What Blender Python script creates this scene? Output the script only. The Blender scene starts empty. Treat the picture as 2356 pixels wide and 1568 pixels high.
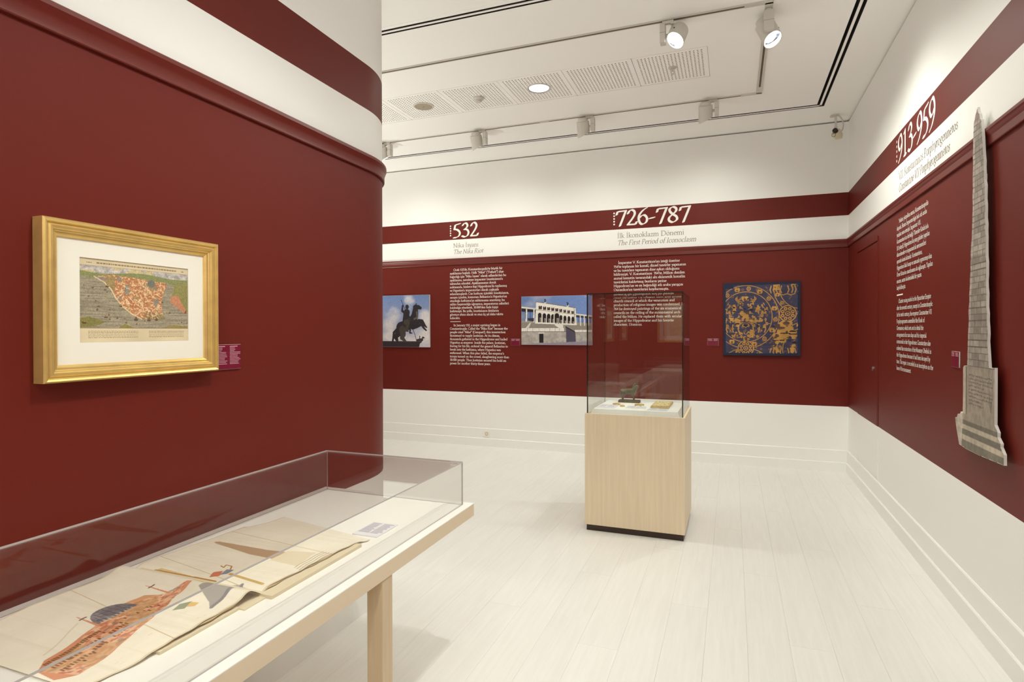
import bpy, math, random
import numpy as np
from mathutils import Vector, Matrix

# ------------------------------------------------------------------ camera, world, exposure
S = bpy.context.scene
C = S.collection
cam = bpy.data.objects.new('camera', bpy.data.cameras.new('camera'))
C.objects.link(cam)
F_PX, YAW, PITCH, ROLL = 1345.0, 0.3596, -0.0067, -0.0021
cam.data.sensor_width = 36.0
cam.data.lens = F_PX / 2356 * 36
cam.data.shift_y = -15.5 / 2356
cam.data.clip_start = 0.05
fw = Vector((-math.sin(YAW) * math.cos(PITCH), math.cos(YAW) * math.cos(PITCH), math.sin(PITCH)))
rt = Vector((math.cos(YAW), math.sin(YAW), 0))
up = rt.cross(fw)
rt2 = rt * math.cos(ROLL) + up * math.sin(ROLL)
up2 = -rt * math.sin(ROLL) + up * math.cos(ROLL)
m = Matrix((rt2, up2, -fw)).transposed().to_4x4()
m.translation = (0, 0, 1.55)
cam.matrix_world = m
S.camera = cam
S.view_settings.view_transform = 'Standard'
S.view_settings.look = 'None'
S.view_settings.gamma = 1
S.view_settings.use_curve_mapping = False
S.view_settings.exposure = -0.02
S.cycles.max_bounces = 16
S.cycles.diffuse_bounces = 8
S.cycles.transparent_max_bounces = 24
w = bpy.data.worlds.new('world'); S.world = w; w.use_nodes = True
w.node_tree.nodes['Background'].inputs[0].default_value = (1, .95, .88, 1)
w.node_tree.nodes['Background'].inputs[1].default_value = 0.02

WARM = (0.985, 1.0, 0.895)
COOL = (0.92, 1.0, 0.97)
def spot_light(name, loc, aim, watt, cone=80, blend=.8, radius=.05, col=WARM, parent=None):
    l = bpy.data.lights.new(name, 'SPOT'); l.energy = watt; l.color = col
    l.spot_size = math.radians(cone); l.spot_blend = blend; l.shadow_soft_size = radius
    o = bpy.data.objects.new(name, l); C.objects.link(o)
    o.location = loc
    d = Vector(aim) - Vector(loc)
    o.rotation_euler = d.to_track_quat('-Z', 'Y').to_euler()
    return o
# rail lamps near the camera, plus unseen lights added for fill
RAIL_AND_FILL_LIGHTS = [
    # loc, aim, watt, cone, colour: wall washers of the rail over the walkway
    ((-.15, 1.45, 3.62), (-1.72, 1.85, .95), 140, 80, WARM),
    ((-.05, 2.35, 3.62), (-1.85, 2.5, 1.2), 14, 110, WARM),
    ((.0, 1.6, 3.62), (1.18, 2.2, 1.3), 25, 120, WARM),
    ((-.1, -1.4, 3.62), (-.6, -3.2, 1.2), 90, 120, WARM),  # this and the next added to light the mirrored rear end
    ((-.1, -1.0, 3.62), (-1.9, -1.2, 1.2), 60, 110, WARM),
] + [((x_, y_, 3.60), (x_ + .01, y_, 0), w_, 158, WARM) for x_, y_, w_ in (     # unseen wide lights pointing down, added as fill for floor and ceiling
    (-.35, -2.0, 60), (-.35, -.4, 45), (-.2, 2.6, 18), (.2, 3.7, 34),
    (-5.2, 4.41, 50), (-4.0, 4.41, 40), (-2.8, 4.41, 38), (-1.5, 4.41, 32), (.2, 5.4, 80), (.45, 4.6, 62))
] + [((x_, y_, z_), (x_ + .01, y_, 5), w_, 170, c_) for x_, y_, z_, w_, c_ in (     # upward fill lights added out of sight behind the camera and the partition
    (.45, -1.7, 1.5, 540, COOL), (-4.7, 4.0, 1.2, 200, WARM), (-5.4, 6.2, 1.4, 90, WARM))]
for i, (l, a, wt, c, cl) in enumerate(RAIL_AND_FILL_LIGHTS):
    spot_light('rail_or_fill_light', l, a, wt, c, blend=1.0, radius=.04 if l[2] > 3 else .14, col=cl)

# ------------------------------------------------------------------ dimensions (metres)
XR, YB, XL, XE, YR = 1.182, 7.209, -1.912, -6.2, -3.2
ZA, ZB, ZT, ZD, ZE, ZG, ZTOP, ZC = 3.037, 2.788, 2.531, .714, .240, .109, 3.799, 3.815
ZTB = 2.444
R0, Y0 = .494, 2.79           # rounded end of the partition
rng = np.random.RandomState(7)
random.seed(3)

# ------------------------------------------------------------------ materials
def lin(c):
    return tuple(((x / 255) / 12.92 if x / 255 <= .04045 else ((x / 255 + .055) / 1.055) ** 2.4) for x in c)
MATS = {}
def mat(name, col=(200, 200, 200), rough=.5, metal=0, spec=.5, linear=False, emit=None, estr=0, noise=None, bump=0, coat=0):
    if name in MATS: return MATS[name]
    M = bpy.data.materials.new(name); M.use_nodes = True
    nt = M.node_tree; b = nt.nodes['Principled BSDF']
    c = col if linear else lin(col)
    b.inputs['Base Color'].default_value = (*c, 1)
    b.inputs['Roughness'].default_value = rough
    b.inputs['Metallic'].default_value = metal
    b.inputs['Specular IOR Level'].default_value = spec
    b.inputs['Coat Weight'].default_value = coat
    if emit:
        b.inputs['Emission Color'].default_value = (*emit, 1)
        b.inputs['Emission Strength'].default_value = estr
    if noise:
        sc, amt, stretch = noise
        tc = nt.nodes.new('ShaderNodeTexCoord'); mp = nt.nodes.new('ShaderNodeMapping')
        mp.inputs['Scale'].default_value = stretch
        n = nt.nodes.new('ShaderNodeTexNoise'); n.inputs['Scale'].default_value = sc; n.inputs['Detail'].default_value = 6
        nt.links.new(tc.outputs['Object'], mp.inputs[0]); nt.links.new(mp.outputs[0], n.inputs['Vector'])
        mr = nt.nodes.new('ShaderNodeMapRange')
        mr.inputs['From Min'].default_value = .3; mr.inputs['From Max'].default_value = .7
        mr.inputs['To Min'].default_value = 1 - amt; mr.inputs['To Max'].default_value = 1 + amt
        nt.links.new(n.outputs['Fac'], mr.inputs[0])
        mx = nt.nodes.new('ShaderNodeVectorMath'); mx.operation = 'SCALE'
        mx.inputs[0].default_value = c
        nt.links.new(mr.outputs[0], mx.inputs['Scale'])
        nt.links.new(mx.outputs[0], b.inputs['Base Color'])
        if bump:
            bp = nt.nodes.new('ShaderNodeBump'); bp.inputs['Strength'].default_value = bump; bp.inputs['Distance'].default_value = .002
            nt.links.new(n.outputs['Fac'], bp.inputs['Height']); nt.links.new(bp.outputs[0], b.inputs['Normal'])
    MATS[name] = M
    return M

RED = (.128, .0118, .0066)
WHITE = (.85, .845, .825)
def wall_material():
    M = bpy.data.materials.new('painted_wall'); M.use_nodes = True
    nt = M.node_tree; b = nt.nodes['Principled BSDF']
    g = nt.nodes.new('ShaderNodeNewGeometry'); sx = nt.nodes.new('ShaderNodeSeparateXYZ')
    nt.links.new(g.outputs['Position'], sx.inputs[0])
    def cmp(lo, hi):
        a = nt.nodes.new('ShaderNodeMath'); a.operation = 'GREATER_THAN'; a.inputs[1].default_value = lo
        c = nt.nodes.new('ShaderNodeMath'); c.operation = 'LESS_THAN'; c.inputs[1].default_value = hi
        nt.links.new(sx.outputs[2], a.inputs[0]); nt.links.new(sx.outputs[2], c.inputs[0])
        k = nt.nodes.new('ShaderNodeMath'); k.operation = 'MULTIPLY'
        nt.links.new(a.outputs[0], k.inputs[0]); nt.links.new(c.outputs[0], k.inputs[1])
        return k
    k1, k2 = cmp(ZD, ZT), cmp(ZB, ZA)
    ad = nt.nodes.new('ShaderNodeMath'); ad.operation = 'ADD'; ad.use_clamp = True
    nt.links.new(k1.outputs[0], ad.inputs[0]); nt.links.new(k2.outputs[0], ad.inputs[1])
    mx = nt.nodes.new('ShaderNodeMix'); mx.data_type = 'RGBA'
    mx.inputs[6].default_value = (*WHITE, 1); mx.inputs[7].default_value = (*RED, 1)
    nt.links.new(ad.outputs[0], mx.inputs[0])
    nt.links.new(mx.outputs[2], b.inputs['Base Color'])
    b.inputs['Roughness'].default_value = .5
    b.inputs['Specular IOR Level'].default_value = .22
    n = nt.nodes.new('ShaderNodeTexNoise'); n.inputs['Scale'].default_value = 260; n.inputs['Detail'].default_value = 2
    nt.links.new(g.outputs['Position'], n.inputs['Vector'])
    bp = nt.nodes.new('ShaderNodeBump'); bp.inputs['Strength'].default_value = .06; bp.inputs['Distance'].default_value = .001
    nt.links.new(n.outputs['Fac'], bp.inputs['Height']); nt.links.new(bp.outputs[0], b.inputs['Normal'])
    return M
M_WALL = wall_material()
M_RED = mat('red_trim_paint', RED, .36, linear=True)
M_WHITE = mat('white_trim_paint', WHITE, .38, linear=True)
M_CEIL = mat('ceiling_white', (.94, .935, .915), .75, linear=True, spec=.25)
M_FIX = mat('fixture_white', (.60, .575, .52), .42, linear=True)
M_DARK = mat('dark_void', (.012, .011, .010), .8, linear=True, spec=.1)
M_GROOVE = mat('groove_brown', (.10, .075, .05), .6, linear=True)
M_TEXTW = mat('vinyl_white', (235, 232, 226), .5)
M_TEXTG = mat('vinyl_taupe', (118, 104, 84), .5)
M_GOLD = mat('gilded_wood', (226, 194, 122), .30, metal=.6, noise=(18, .10, (1, 1, 1)), bump=.08)
M_MAT = mat('passepartout', (232, 228, 218), .8, spec=.2)
M_PLATE = mat('magenta_plate', (112, 12, 44), .35)
M_PLATETXT = mat('plate_print', (205, 160, 175), .5)
M_CARD = mat('caption_card', (232, 230, 236), .6)
M_CARDTXT = mat('card_print', (186, 182, 196), .6)
M_DECK = mat('cream_deck', (243, 242, 236), .75, spec=.25)
M_SLAB = mat('beige_lacquer', (220, 202, 174), .4)
M_SLABTOP = mat('white_lacquer', (238, 237, 232), .3)
M_LEG = mat('beige_leg', (204, 182, 150), .45, noise=(5, .05, (18, 18, 1)))
M_MAPLE = mat('maple_veneer', (234, 216, 186), .42, noise=(3.2, .055, (16, 16, .7)))
M_PLINTH = mat('dark_plinth', (50, 33, 20), .5)
M_EDGE = mat('glass_edge', (.010, .022, .017), .12, linear=True, spec=.6)
M_ACRED = mat('acrylic_edge', (.52, .49, .485), .25, linear=True)
M_BRONZE = mat('bronze_patina', (98, 92, 68), .42, metal=.35, noise=(28, .28, (1, 1, 1)), bump=.3)
M_BLACK = mat('black_plastic', (14, 13, 13), .3)
M_PAPER = mat('aged_paper', (233, 222, 196), .8, spec=.2)
M_PAPEREDGE = mat('page_edge', (196, 168, 120), .8, spec=.2)
M_COVER = mat('album_board', (222, 208, 178), .7, spec=.2)
M_SOCK = mat('socket_plastic', (236, 232, 220), .35)
M_STEEL = mat('brushed_steel', (170, 168, 162), .3, metal=.9)
M_LAMP = mat('lamp_glow', (255, 255, 255), .4, emit=(1, .98, .94), estr=14)
M_DOWN = mat('downlight_glow', (230, 240, 240), .4, emit=(.86, .98, 1.0), estr=.8)
M_REFL = mat('lamp_reflector', (150, 158, 175), .18, metal=.9)
M_BOARD = mat('board_edge', (228, 226, 220), .6)
M_NAVY = mat('navy_board', (30, 36, 58), .6)

def floor_material():
    M = bpy.data.materials.new('whitewashed_oak'); M.use_nodes = True
    nt = M.node_tree; b = nt.nodes['Principled BSDF']
    oi = nt.nodes.new('ShaderNodeObjectInfo'); g = nt.nodes.new('ShaderNodeNewGeometry')
    mp = nt.nodes.new('ShaderNodeMapping'); mp.inputs['Scale'].default_value = (22, 1.3, 1)
    cx = nt.nodes.new('ShaderNodeCombineXYZ'); ml = nt.nodes.new('ShaderNodeMath'); ml.operation = 'MULTIPLY'; ml.inputs[1].default_value = 37
    nt.links.new(oi.outputs['Random'], ml.inputs[0]); nt.links.new(ml.outputs[0], cx.inputs[2])
    va = nt.nodes.new('ShaderNodeVectorMath'); va.operation = 'ADD'
    nt.links.new(g.outputs['Position'], mp.inputs[0]); nt.links.new(mp.outputs[0], va.inputs[0]); nt.links.new(cx.outputs[0], va.inputs[1])
    n = nt.nodes.new('ShaderNodeTexNoise'); n.inputs['Scale'].default_value = 2.2; n.inputs['Detail'].default_value = 8; n.inputs['Distortion'].default_value = .6
    nt.links.new(va.outputs[0], n.inputs['Vector'])
    r = nt.nodes.new('ShaderNodeValToRGB')
    r.color_ramp.elements[0].position = .3; r.color_ramp.elements[0].color = (.765, .757, .722, 1)
    r.color_ramp.elements[1].position = .72; r.color_ramp.elements[1].color = (.81, .803, .772, 1)
    nt.links.new(n.outputs['Fac'], r.inputs[0])
    mr = nt.nodes.new('ShaderNodeMapRange'); mr.inputs['To Min'].default_value = .985; mr.inputs['To Max'].default_value = 1.012
    nt.links.new(oi.outputs['Random'], mr.inputs[0])
    sc = nt.nodes.new('ShaderNodeVectorMath'); sc.operation = 'SCALE'
    nt.links.new(r.outputs[0], sc.inputs[0]); nt.links.new(mr.outputs[0], sc.inputs['Scale'])
    nt.links.new(sc.outputs[0], b.inputs['Base Color'])
    b.inputs['Roughness'].default_value = .38
    b.inputs['Specular IOR Level'].default_value = .4
    bp = nt.nodes.new('ShaderNodeBump'); bp.inputs['Strength'].default_value = .05; bp.inputs['Distance'].default_value = .001
    nt.links.new(n.outputs['Fac'], bp.inputs['Height']); nt.links.new(bp.outputs[0], b.inputs['Normal'])
    return M
M_FLOOR = floor_material()

def pane_material(name, tint, ior):
    # thin pane: what is not mirrored at the surface passes straight through
    M = bpy.data.materials.new(name); M.use_nodes = True
    nt = M.node_tree; nt.nodes.clear()
    o = nt.nodes.new('ShaderNodeOutputMaterial'); mx = nt.nodes.new('ShaderNodeMixShader')
    t = nt.nodes.new('ShaderNodeBsdfTransparent'); t.inputs[0].default_value = (*tint, 1)
    gl = nt.nodes.new('ShaderNodeBsdfGlossy'); gl.inputs['Roughness'].default_value = 0.0
    fr = nt.nodes.new('ShaderNodeFresnel'); fr.inputs['IOR'].default_value = ior
    # outside-facing index on both sides of the thin pane
    g = nt.nodes.new('ShaderNodeNewGeometry')
    inv = nt.nodes.new('ShaderNodeMapRange'); inv.inputs['To Min'].default_value = ior; inv.inputs['To Max'].default_value = 1 / ior
    nt.links.new(g.outputs['Backfacing'], inv.inputs[0])
    nt.links.new(fr.outputs[0], mx.inputs[0]); nt.links.new(t.outputs[0], mx.inputs[1]); nt.links.new(gl.outputs[0], mx.inputs[2])
    nt.links.new(inv.outputs[0], fr.inputs['IOR'])
    nt.links.new(mx.outputs[0], o.inputs[0])
    return M
M_GLASS = pane_material('vitrine_glass', (.975, .985, .978), 1.5)
M_ACRYL = pane_material('clear_acrylic', (.985, .983, .978), 1.46)

def print_material():
    M = bpy.data.materials.new('printed_picture'); M.use_nodes = True
    nt = M.node_tree; b = nt.nodes['Principled BSDF']
    a = nt.nodes.new('ShaderNodeAttribute'); a.attribute_name = 'Col'
    nt.links.new(a.outputs['Color'], b.inputs['Base Color'])
    b.inputs['Roughness'].default_value = .6; b.inputs['Specular IOR Level'].default_value = .25
    return M
M_PRINT = print_material()

# ------------------------------------------------------------------ mesh helpers
class MB:
    def __init__(s): s.v = []; s.f = []; s.mi = []; s.cur = 0
    def add(s, vs, fs):
        b = len(s.v); s.v += [tuple(x) for x in vs]; s.f += [tuple(b + i for i in f) for f in fs]; s.mi += [s.cur] * len(fs); return s
    def box(s, x0, x1, y0, y1, z0, z1):
        return s.add([(x0, y0, z0), (x1, y0, z0), (x1, y1, z0), (x0, y1, z0), (x0, y0, z1), (x1, y0, z1), (x1, y1, z1), (x0, y1, z1)],
                     [(3, 2, 1, 0), (4, 5, 6, 7), (0, 1, 5, 4), (1, 2, 6, 5), (2, 3, 7, 6), (3, 0, 4, 7)])
    def frustum(s, a, b, z0, z1):
        (x0, x1, y0, y1), (u0, u1, w0, w1) = a, b
        return s.add([(x0, y0, z0), (x1, y0, z0), (x1, y1, z0), (x0, y1, z0), (u0, w0, z1), (u1, w0, z1), (u1, w1, z1), (u0, w1, z1)],
                     [(3, 2, 1, 0), (4, 5, 6, 7), (0, 1, 5, 4), (1, 2, 6, 5), (2, 3, 7, 6), (3, 0, 4, 7)])
    def cyl(s, p0, p1, r0, r1=None, n=20):
        r1 = r0 if r1 is None else r1
        p0, p1 = Vector(p0), Vector(p1); d = (p1 - p0).normalized()
        a = d.orthogonal().normalized(); b = d.cross(a)
        vs = []
        for p, r in ((p0, r0), (p1, r1)):
            vs += [p + (a * math.cos(t) + b * math.sin(t)) * r for t in (2 * math.pi * i / n for i in range(n))]
        fs = [(i, (i + 1) % n, n + (i + 1) % n, n + i) for i in range(n)] + [tuple(reversed(range(n))), tuple(range(n, 2 * n))]
        return s.add(vs, fs)
    def lathe(s, prof, c=(0, 0, 0), n=32, skew=None, closed=False):
        vs = []
        for k, (r, z) in enumerate(prof):
            sk = skew[k] if skew else 0
            for i in range(n):
                t = 2 * math.pi * i / n
                vs.append((c[0] + r * math.cos(t), c[1] + r * math.sin(t), c[2] + z + sk * r * math.cos(t)))
        fs = []
        for k in range(len(prof) - 1):
            fs += [(k * n + i, k * n + (i + 1) % n, (k + 1) * n + (i + 1) % n, (k + 1) * n + i) for i in range(n)]
        if prof[0][0] > 1e-6 and closed: fs.append(tuple(reversed(range(n))))
        if prof[-1][0] > 1e-6 and closed: fs.append(tuple(range((len(prof) - 1) * n, len(prof) * n)))
        return s.add(vs, fs)
    def tube(s, path, r, n=8):
        P = [Vector(p) for p in path]; vs = []; fs = []
        a = None
        for i, p in enumerate(P):
            d = (P[min(i + 1, len(P) - 1)] - P[max(i - 1, 0)]).normalized()
            a = d.orthogonal().normalized() if a is None else (a - d * a.dot(d)).normalized()
            b = d.cross(a)
            rr = r[i] if isinstance(r, (list, tuple)) else r
            vs += [p + (a * math.cos(t) + b * math.sin(t)) * rr for t in (2 * math.pi * k / n for k in range(n))]
        for i in range(len(P) - 1):
            fs += [(i * n + k, i * n + (k + 1) % n, (i + 1) * n + (k + 1) % n, (i + 1) * n + k) for k in range(n)]
        fs += [tuple(reversed(range(n))), tuple(range((len(P) - 1) * n, len(P) * n))]
        return s.add(vs, fs)
    def sweep(s, prof, path, normals, cap=True):
        # prof: closed list of (offset along normal, z); path: 2D points; normals: 2D unit (mitred) normals
        n = len(prof); vs = []
        for (px, py), (nx, ny) in zip(path, normals):
            vs += [(px + nx * o, py + ny * o, z) for o, z in prof]
        fs = []
        for i in range(len(path) - 1):
            fs += [(i * n + k, i * n + (k + 1) % n, (i + 1) * n + (k + 1) % n, (i + 1) * n + k) for k in range(n)]
        if cap: fs += [tuple(reversed(range(n))), tuple(range((len(path) - 1) * n, len(path) * n))]
        return s.add(vs, fs)
    def build(s, name, mats, parent=None, loc=(0, 0, 0), rot=None, smooth=None, bevel=0, fix=True):
        me = bpy.data.meshes.new(name); me.from_pydata(s.v, [], s.f)
        if not isinstance(mats, (list, tuple)): mats = [mats]
        for mm in mats: me.materials.append(mm)
        if len(mats) > 1: me.polygons.foreach_set('material_index', s.mi)
        if fix:
            import bmesh
            bm = bmesh.new(); bm.from_mesh(me); bmesh.ops.recalc_face_normals(bm, faces=bm.faces); bm.to_mesh(me); bm.free()
        if smooth:
            me.polygons.foreach_set('use_smooth', [True] * len(me.polygons)); me.set_sharp_from_angle(angle=math.radians(smooth))
        o = bpy.data.objects.new(name, me); C.objects.link(o)
        o.location = loc
        if rot is not None: o.rotation_euler = rot
        if parent is not None: o.parent = parent
        if bevel:
            b = o.modifiers.new('bevel', 'BEVEL'); b.width = bevel; b.segments = 2; b.limit_method = 'ANGLE'
        return o
def tag(o, label=None, cat=None, group=None, kind=None):
    if label: o['label'] = label
    if cat: o['category'] = cat
    if group: o['group'] = group
    if kind: o['kind'] = kind
    return o
def thing(name, label, cat, loc=(0, 0, 0), rotz=0, group=None):
    o = bpy.data.objects.new(name, None); C.objects.link(o); o.empty_display_size = .1
    o.location = loc; o.rotation_euler = (0, 0, rotz)
    return tag(o, label, cat, group)
def copy_tree(o, parent=None):
    c = o.copy(); C.objects.link(c); c.parent = parent
    for ch in list(o.children): copy_tree(ch, c)
    return c
def struct(o): o['kind'] = 'structure'; return o

# ------------------------------------------------------------------ room shell
# planks of the floor
fl = MB().box(XE, XR + .1, YR - .1, YB + .1, -.05, -.012).build('floor', mat('subfloor', (214, 206, 188), .8))
struct(fl)
PW, PL = .196, 2.28
plank = None
ix = 0
x = XE
while x < XR:
    x1 = min(x + PW, XR + .05)
    off = (ix * .37 * PL) % PL
    y = YR - off
    while y < YB:
        ya, yb = max(y, YR), min(y + PL, YB + .05)
        if not (x1 < -2.45 and yb < 3.25) and yb - ya > .02:
            yc = max(ya, 3.25) if x1 < -2.45 else ya
            mb = MB().box(.0003, x1 - x - .0003, .0003, yb - yc - .0003, -.012, 0)
            o = mb.build('plank', M_FLOOR, fl, (x, yc, 0), fix=False)
        y += PL
    x += PW; ix += 1

def wall(name, path, normals):
    o = MB().sweep([(0, 0), (0, ZTOP), (-.12, ZTOP), (-.12, 0)], path, normals).build(name, M_WALL)
    return struct(o)
n_arc = 26
arc = [(-2.406 + R0 * math.sin(math.pi / 2 * i / n_arc), Y0 + R0 * math.cos(math.pi / 2 * i / n_arc)) for i in range(n_arc + 1)]
arcn = [(math.sin(math.pi / 2 * i / n_arc), math.cos(math.pi / 2 * i / n_arc)) for i in range(n_arc + 1)]
P_LEFT = [(XE, Y0 + R0)] + arc + [(XL, YR)]
N_LEFT = [(0, 1)] + arcn + [(1, 0)]
runs = {
    'right': ([(XR, YR), (XR, YB)], [(-1, 0), (-1, 0)]),
    'back': ([(XR, YB), (XE, YB)], [(0, -1), (0, -1)]),
    'far': ([(XE, YB), (XE, Y0 + R0)], [(1, 0), (1, 0)]),
    'left': (P_LEFT, N_LEFT),
    'rear': ([(XL, YR), (XR, YR)], [(0, 1), (0, 1)]),
}
BASE = [(0, 0), (.024, 0), (.024, ZG - .006), (.018, ZG), (.012, ZG), (.012, ZE - .006), (.007, ZE), (0, ZE)]
RAIL = [(0, ZTB), (.012, ZTB), (.014, ZTB + .004), (.014, ZTB + .040), (.018, ZTB + .050), (.022, ZTB + .062), (.026, ZTB + .070), (.026, ZT - .004), (.023, ZT), (0, ZT)]
for k, (side, (pa, no)) in enumerate(runs.items()):
    o = wall('wall_' + side, pa, no)
    if side == 'left':
        o.data.polygons.foreach_set('use_smooth', [True] * len(o.data.polygons)); o.data.set_sharp_from_angle(angle=math.radians(30))
    b = struct(MB().sweep(BASE, pa, no).build('baseboard_' + side, M_WHITE, smooth=25 if side == 'left' else None))
    t = struct(MB().sweep(RAIL, pa, no).build('trim_%d' % (k + 1), M_RED, smooth=25 if side == 'left' else None))

# ceiling with recessed air slots and a tile field
RO = (-5.80, .873, 3.800, 6.672)
RI = (-5.755, .828, 3.845, 6.627)
SW = .025
TX = [-.183 - .607 * i for i in range(9)]
TY0, TY1 = 4.934, 5.526
xs = sorted({XE - .1, XR + .1, RO[0], RO[0] + SW, RI[0], RI[0] + SW, RO[1], RO[1] - SW, RI[1], RI[1] - SW, TX[0], TX[-1]})
ys = sorted({YR - .1, YB + .1, RO[2], RO[2] + SW, RI[2], RI[2] + SW, RO[3], RO[3] - SW, RI[3], RI[3] - SW, TY0, TY1})
def in_ring(cx, cy):
    for (a, b, c, d) in (RO, RI):
        if a < cx < b and c < cy < d and not (a + SW < cx < b - SW and c + SW < cy < d - SW): return True
    return False
cm, sm = MB(), MB()
for i in range(len(xs) - 1):
    for j in range(len(ys) - 1):
        xa, xb, ya, yb = xs[i], xs[i + 1], ys[j], ys[j + 1]; cx, cy = (xa + xb) / 2, (ya + yb) / 2
        if TX[-1] < cx < TX[0] and TY0 < cy < TY1: continue
        if in_ring(cx, cy):
            zz = ZC + .07
            sm.add([(xa, ya, zz), (xb, ya, zz), (xb, yb, zz), (xa, yb, zz)], [(0, 1, 2, 3)])
            for (p, q, ox, oy) in (((xa, ya), (xb, ya), 0, -.001), ((xb, ya), (xb, yb), .001, 0), ((xb, yb), (xa, yb), 0, .001), ((xa, yb), (xa, ya), -.001, 0)):
                mxp, myp = (p[0] + q[0]) / 2 + ox * 3, (p[1] + q[1]) / 2 + oy * 3
                if not in_ring(mxp, myp):
                    sm.add([(*p, ZC), (*q, ZC), (*q, zz), (*p, zz)], [(0, 1, 2, 3)])
        else:
            cm.add([(xa, ya, ZC), (xb, ya, ZC), (xb, yb, ZC), (xa, yb, ZC)], [(0, 1, 2, 3)])
ceil = struct(cm.build('ceiling', M_CEIL, fix=False))
sm.mi = [0 if len({round(sm.v[i][2], 4) for i in f}) == 1 else 1 for f in sm.f]
sm.build('air_slot', [M_DARK, mat('slot_side', (.05, .04, .03), .7, linear=True)], ceil, fix=False)
MB().box(TX[-1], TX[0], TY0, TY1, ZC + .03, ZC + .04).build('plenum', mat('plenum', (120, 105, 85), .9), ceil)
# flat metal borders of the slots
for nm, (a, b, c, d), wd in (('slot_border', RO, .034), ('slot_divider', (RO[0] + SW, RO[1] - SW, RO[2] + SW, RO[3] - SW), -.02)):
    mb = MB(); zz0, zz1 = ZC - .003, ZC
    if wd > 0:
        mb.box(a - wd, b + wd, c - wd, c, zz0, zz1).box(a - wd, b + wd, d, d + wd, zz0, zz1).box(a - wd, a, c, d, zz0, zz1).box(b, b + wd, c, d, zz0, zz1)
    else:
        w2 = -wd
        mb.box(a, b, c, c + w2, zz0, zz1).box(a, b, d - w2, d, zz0, zz1).box(a, a + w2, c, d, zz0, zz1).box(b - w2, b, c, d, zz0, zz1)
    mb.build(nm, M_CEIL, ceil)
# perforated tiles
def tile_mesh():
    n = 18; mg = .045; W = .607 - .005; H = TY1 - TY0 - .005
    def cuts(L):
        p = (L - 2 * mg) / (n - 1); r = [0]
        for i in range(n): c = mg + p * i; r += [c - .0058, c + .0058]
        return r + [L]
    cx, cy = cuts(W), cuts(H); mb = MB()
    for i in range(len(cx) - 1):
        for j in range(len(cy) - 1):
            xa, xb, ya, yb = cx[i] - W / 2, cx[i + 1] - W / 2, cy[j] - H / 2, cy[j + 1] - H / 2
            if i % 2 and j % 2:
                mb.cur = 1
                z = .007
                mb.add([(xa, ya, 0), (xb, ya, 0), (xb, yb, 0), (xa, yb, 0), (xa, ya, z), (xb, ya, z), (xb, yb, z), (xa, yb, z)],
                       [(4, 7, 6, 5), (0, 1, 5, 4), (1, 2, 6, 5), (2, 3, 7, 6), (3, 0, 4, 7)])
                mb.cur = 0
            else:
                mb.add([(xa, ya, 0), (xb, ya, 0), (xb, yb, 0), (xa, yb, 0)], [(3, 2, 1, 0)])
    for (xa, ya, xb, yb) in ((-W / 2, -H / 2, W / 2, -H / 2), (W / 2, -H / 2, W / 2, H / 2), (W / 2, H / 2, -W / 2, H / 2), (-W / 2, H / 2, -W / 2, -H / 2)):
        mb.add([(xa, ya, 0), (xb, yb, 0), (xb, yb, .015), (xa, ya, .015)], [(0, 1, 2, 3)])
    return mb
t0 = tile_mesh().build('ceiling_tile', [M_CEIL, mat('perforation', (170, 152, 128), .9)], ceil, ((TX[0] + TX[1]) / 2, (TY0 + TY1) / 2, ZC), fix=False)
for i in range(1, 8):
    o = t0.copy(); C.objects.link(o); o.parent = ceil; o.location = ((TX[i] + TX[i + 1]) / 2, (TY0 + TY1) / 2, ZC)

# flush service door in the right wall
door = bpy.data.objects.new('door_1', None); C.objects.link(door); struct(door); door.location = (XR, 6.26, 0)
MB().box(-.005, 0, -.41, .40, .262, 2.306).build('door_leaf', M_WALL, door, bevel=.0015)
fr = MB().box(-.009, 0, -.438, .430, 2.318, 2.356).box(-.004, 0, -.438, -.418, .25, 2.318).box(-.004, 0, .408, .430, .25, 2.318)
fr.build('door_frame', M_WALL, door, bevel=.001)
h = MB().cyl((-.006, -.29, 1.21), (-.012, -.29, 1.21), .014, n=16).box(-.020, -.012, -.294, -.286, 1.185, 1.222)
tag(h.build('door_handle', M_STEEL, door), 'small steel lock handle')

# ------------------------------------------------------------------ nib-pen lettering
G = {}
def g(ch, adv, *st):
    # '~' smooth stroke, '*' dot, otherwise straight strokes
    G[ch] = (adv, [(s[0] if s[0] in '~*' else '-', [tuple(float(v) for v in p.split(',')) for p in s.lstrip('~*').split()]) for s in st])
SF = lambda x, y=0, k=6: '%g,%g %g,%g' % (x - k, y, x + k, y)
g('a', 40, '~8,35 15,41 24,41 28,32 28,9 32,2 38,5', '~28,25 13,21 7,11 12,2 20,2 28,10')
g('b', 48, '10,70 10,5', '4,67 10,70', '~10,30 18,39 29,42 40,31 41,14 32,1 20,0 10,6')
g('c', 39, '~34,35 25,42 13,37 6,22 10,6 22,0 35,7')
g('d', 49, '~36,34 26,42 12,36 6,20 12,4 23,0 36,9', '36,70 36,3 42,2', '30,67 36,70')
g('e', 39, '~8,23 34,26 31,37 20,42 8,34 6,18 12,4 24,0 35,7')
g('f', 28, '~33,66 27,71 18,65 14,50 14,0', '5,41 26,41', SF(14))
g('g', 43, '~20,42 9,36 9,22 20,16 31,22 31,36 20,42', '29,39 40,41', '~14,17 9,8 20,3 34,-2 37,-12 25,-22 9,-20 5,-11 14,-3')
g('h', 51, '10,70 10,0', '4,67 10,70', '~10,30 20,40 32,41 38,31 38,16 38,0', SF(10), SF(38))
g('i', 25, '12,42 12,0', '5,38 12,42', SF(12), '*12,60')
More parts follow.
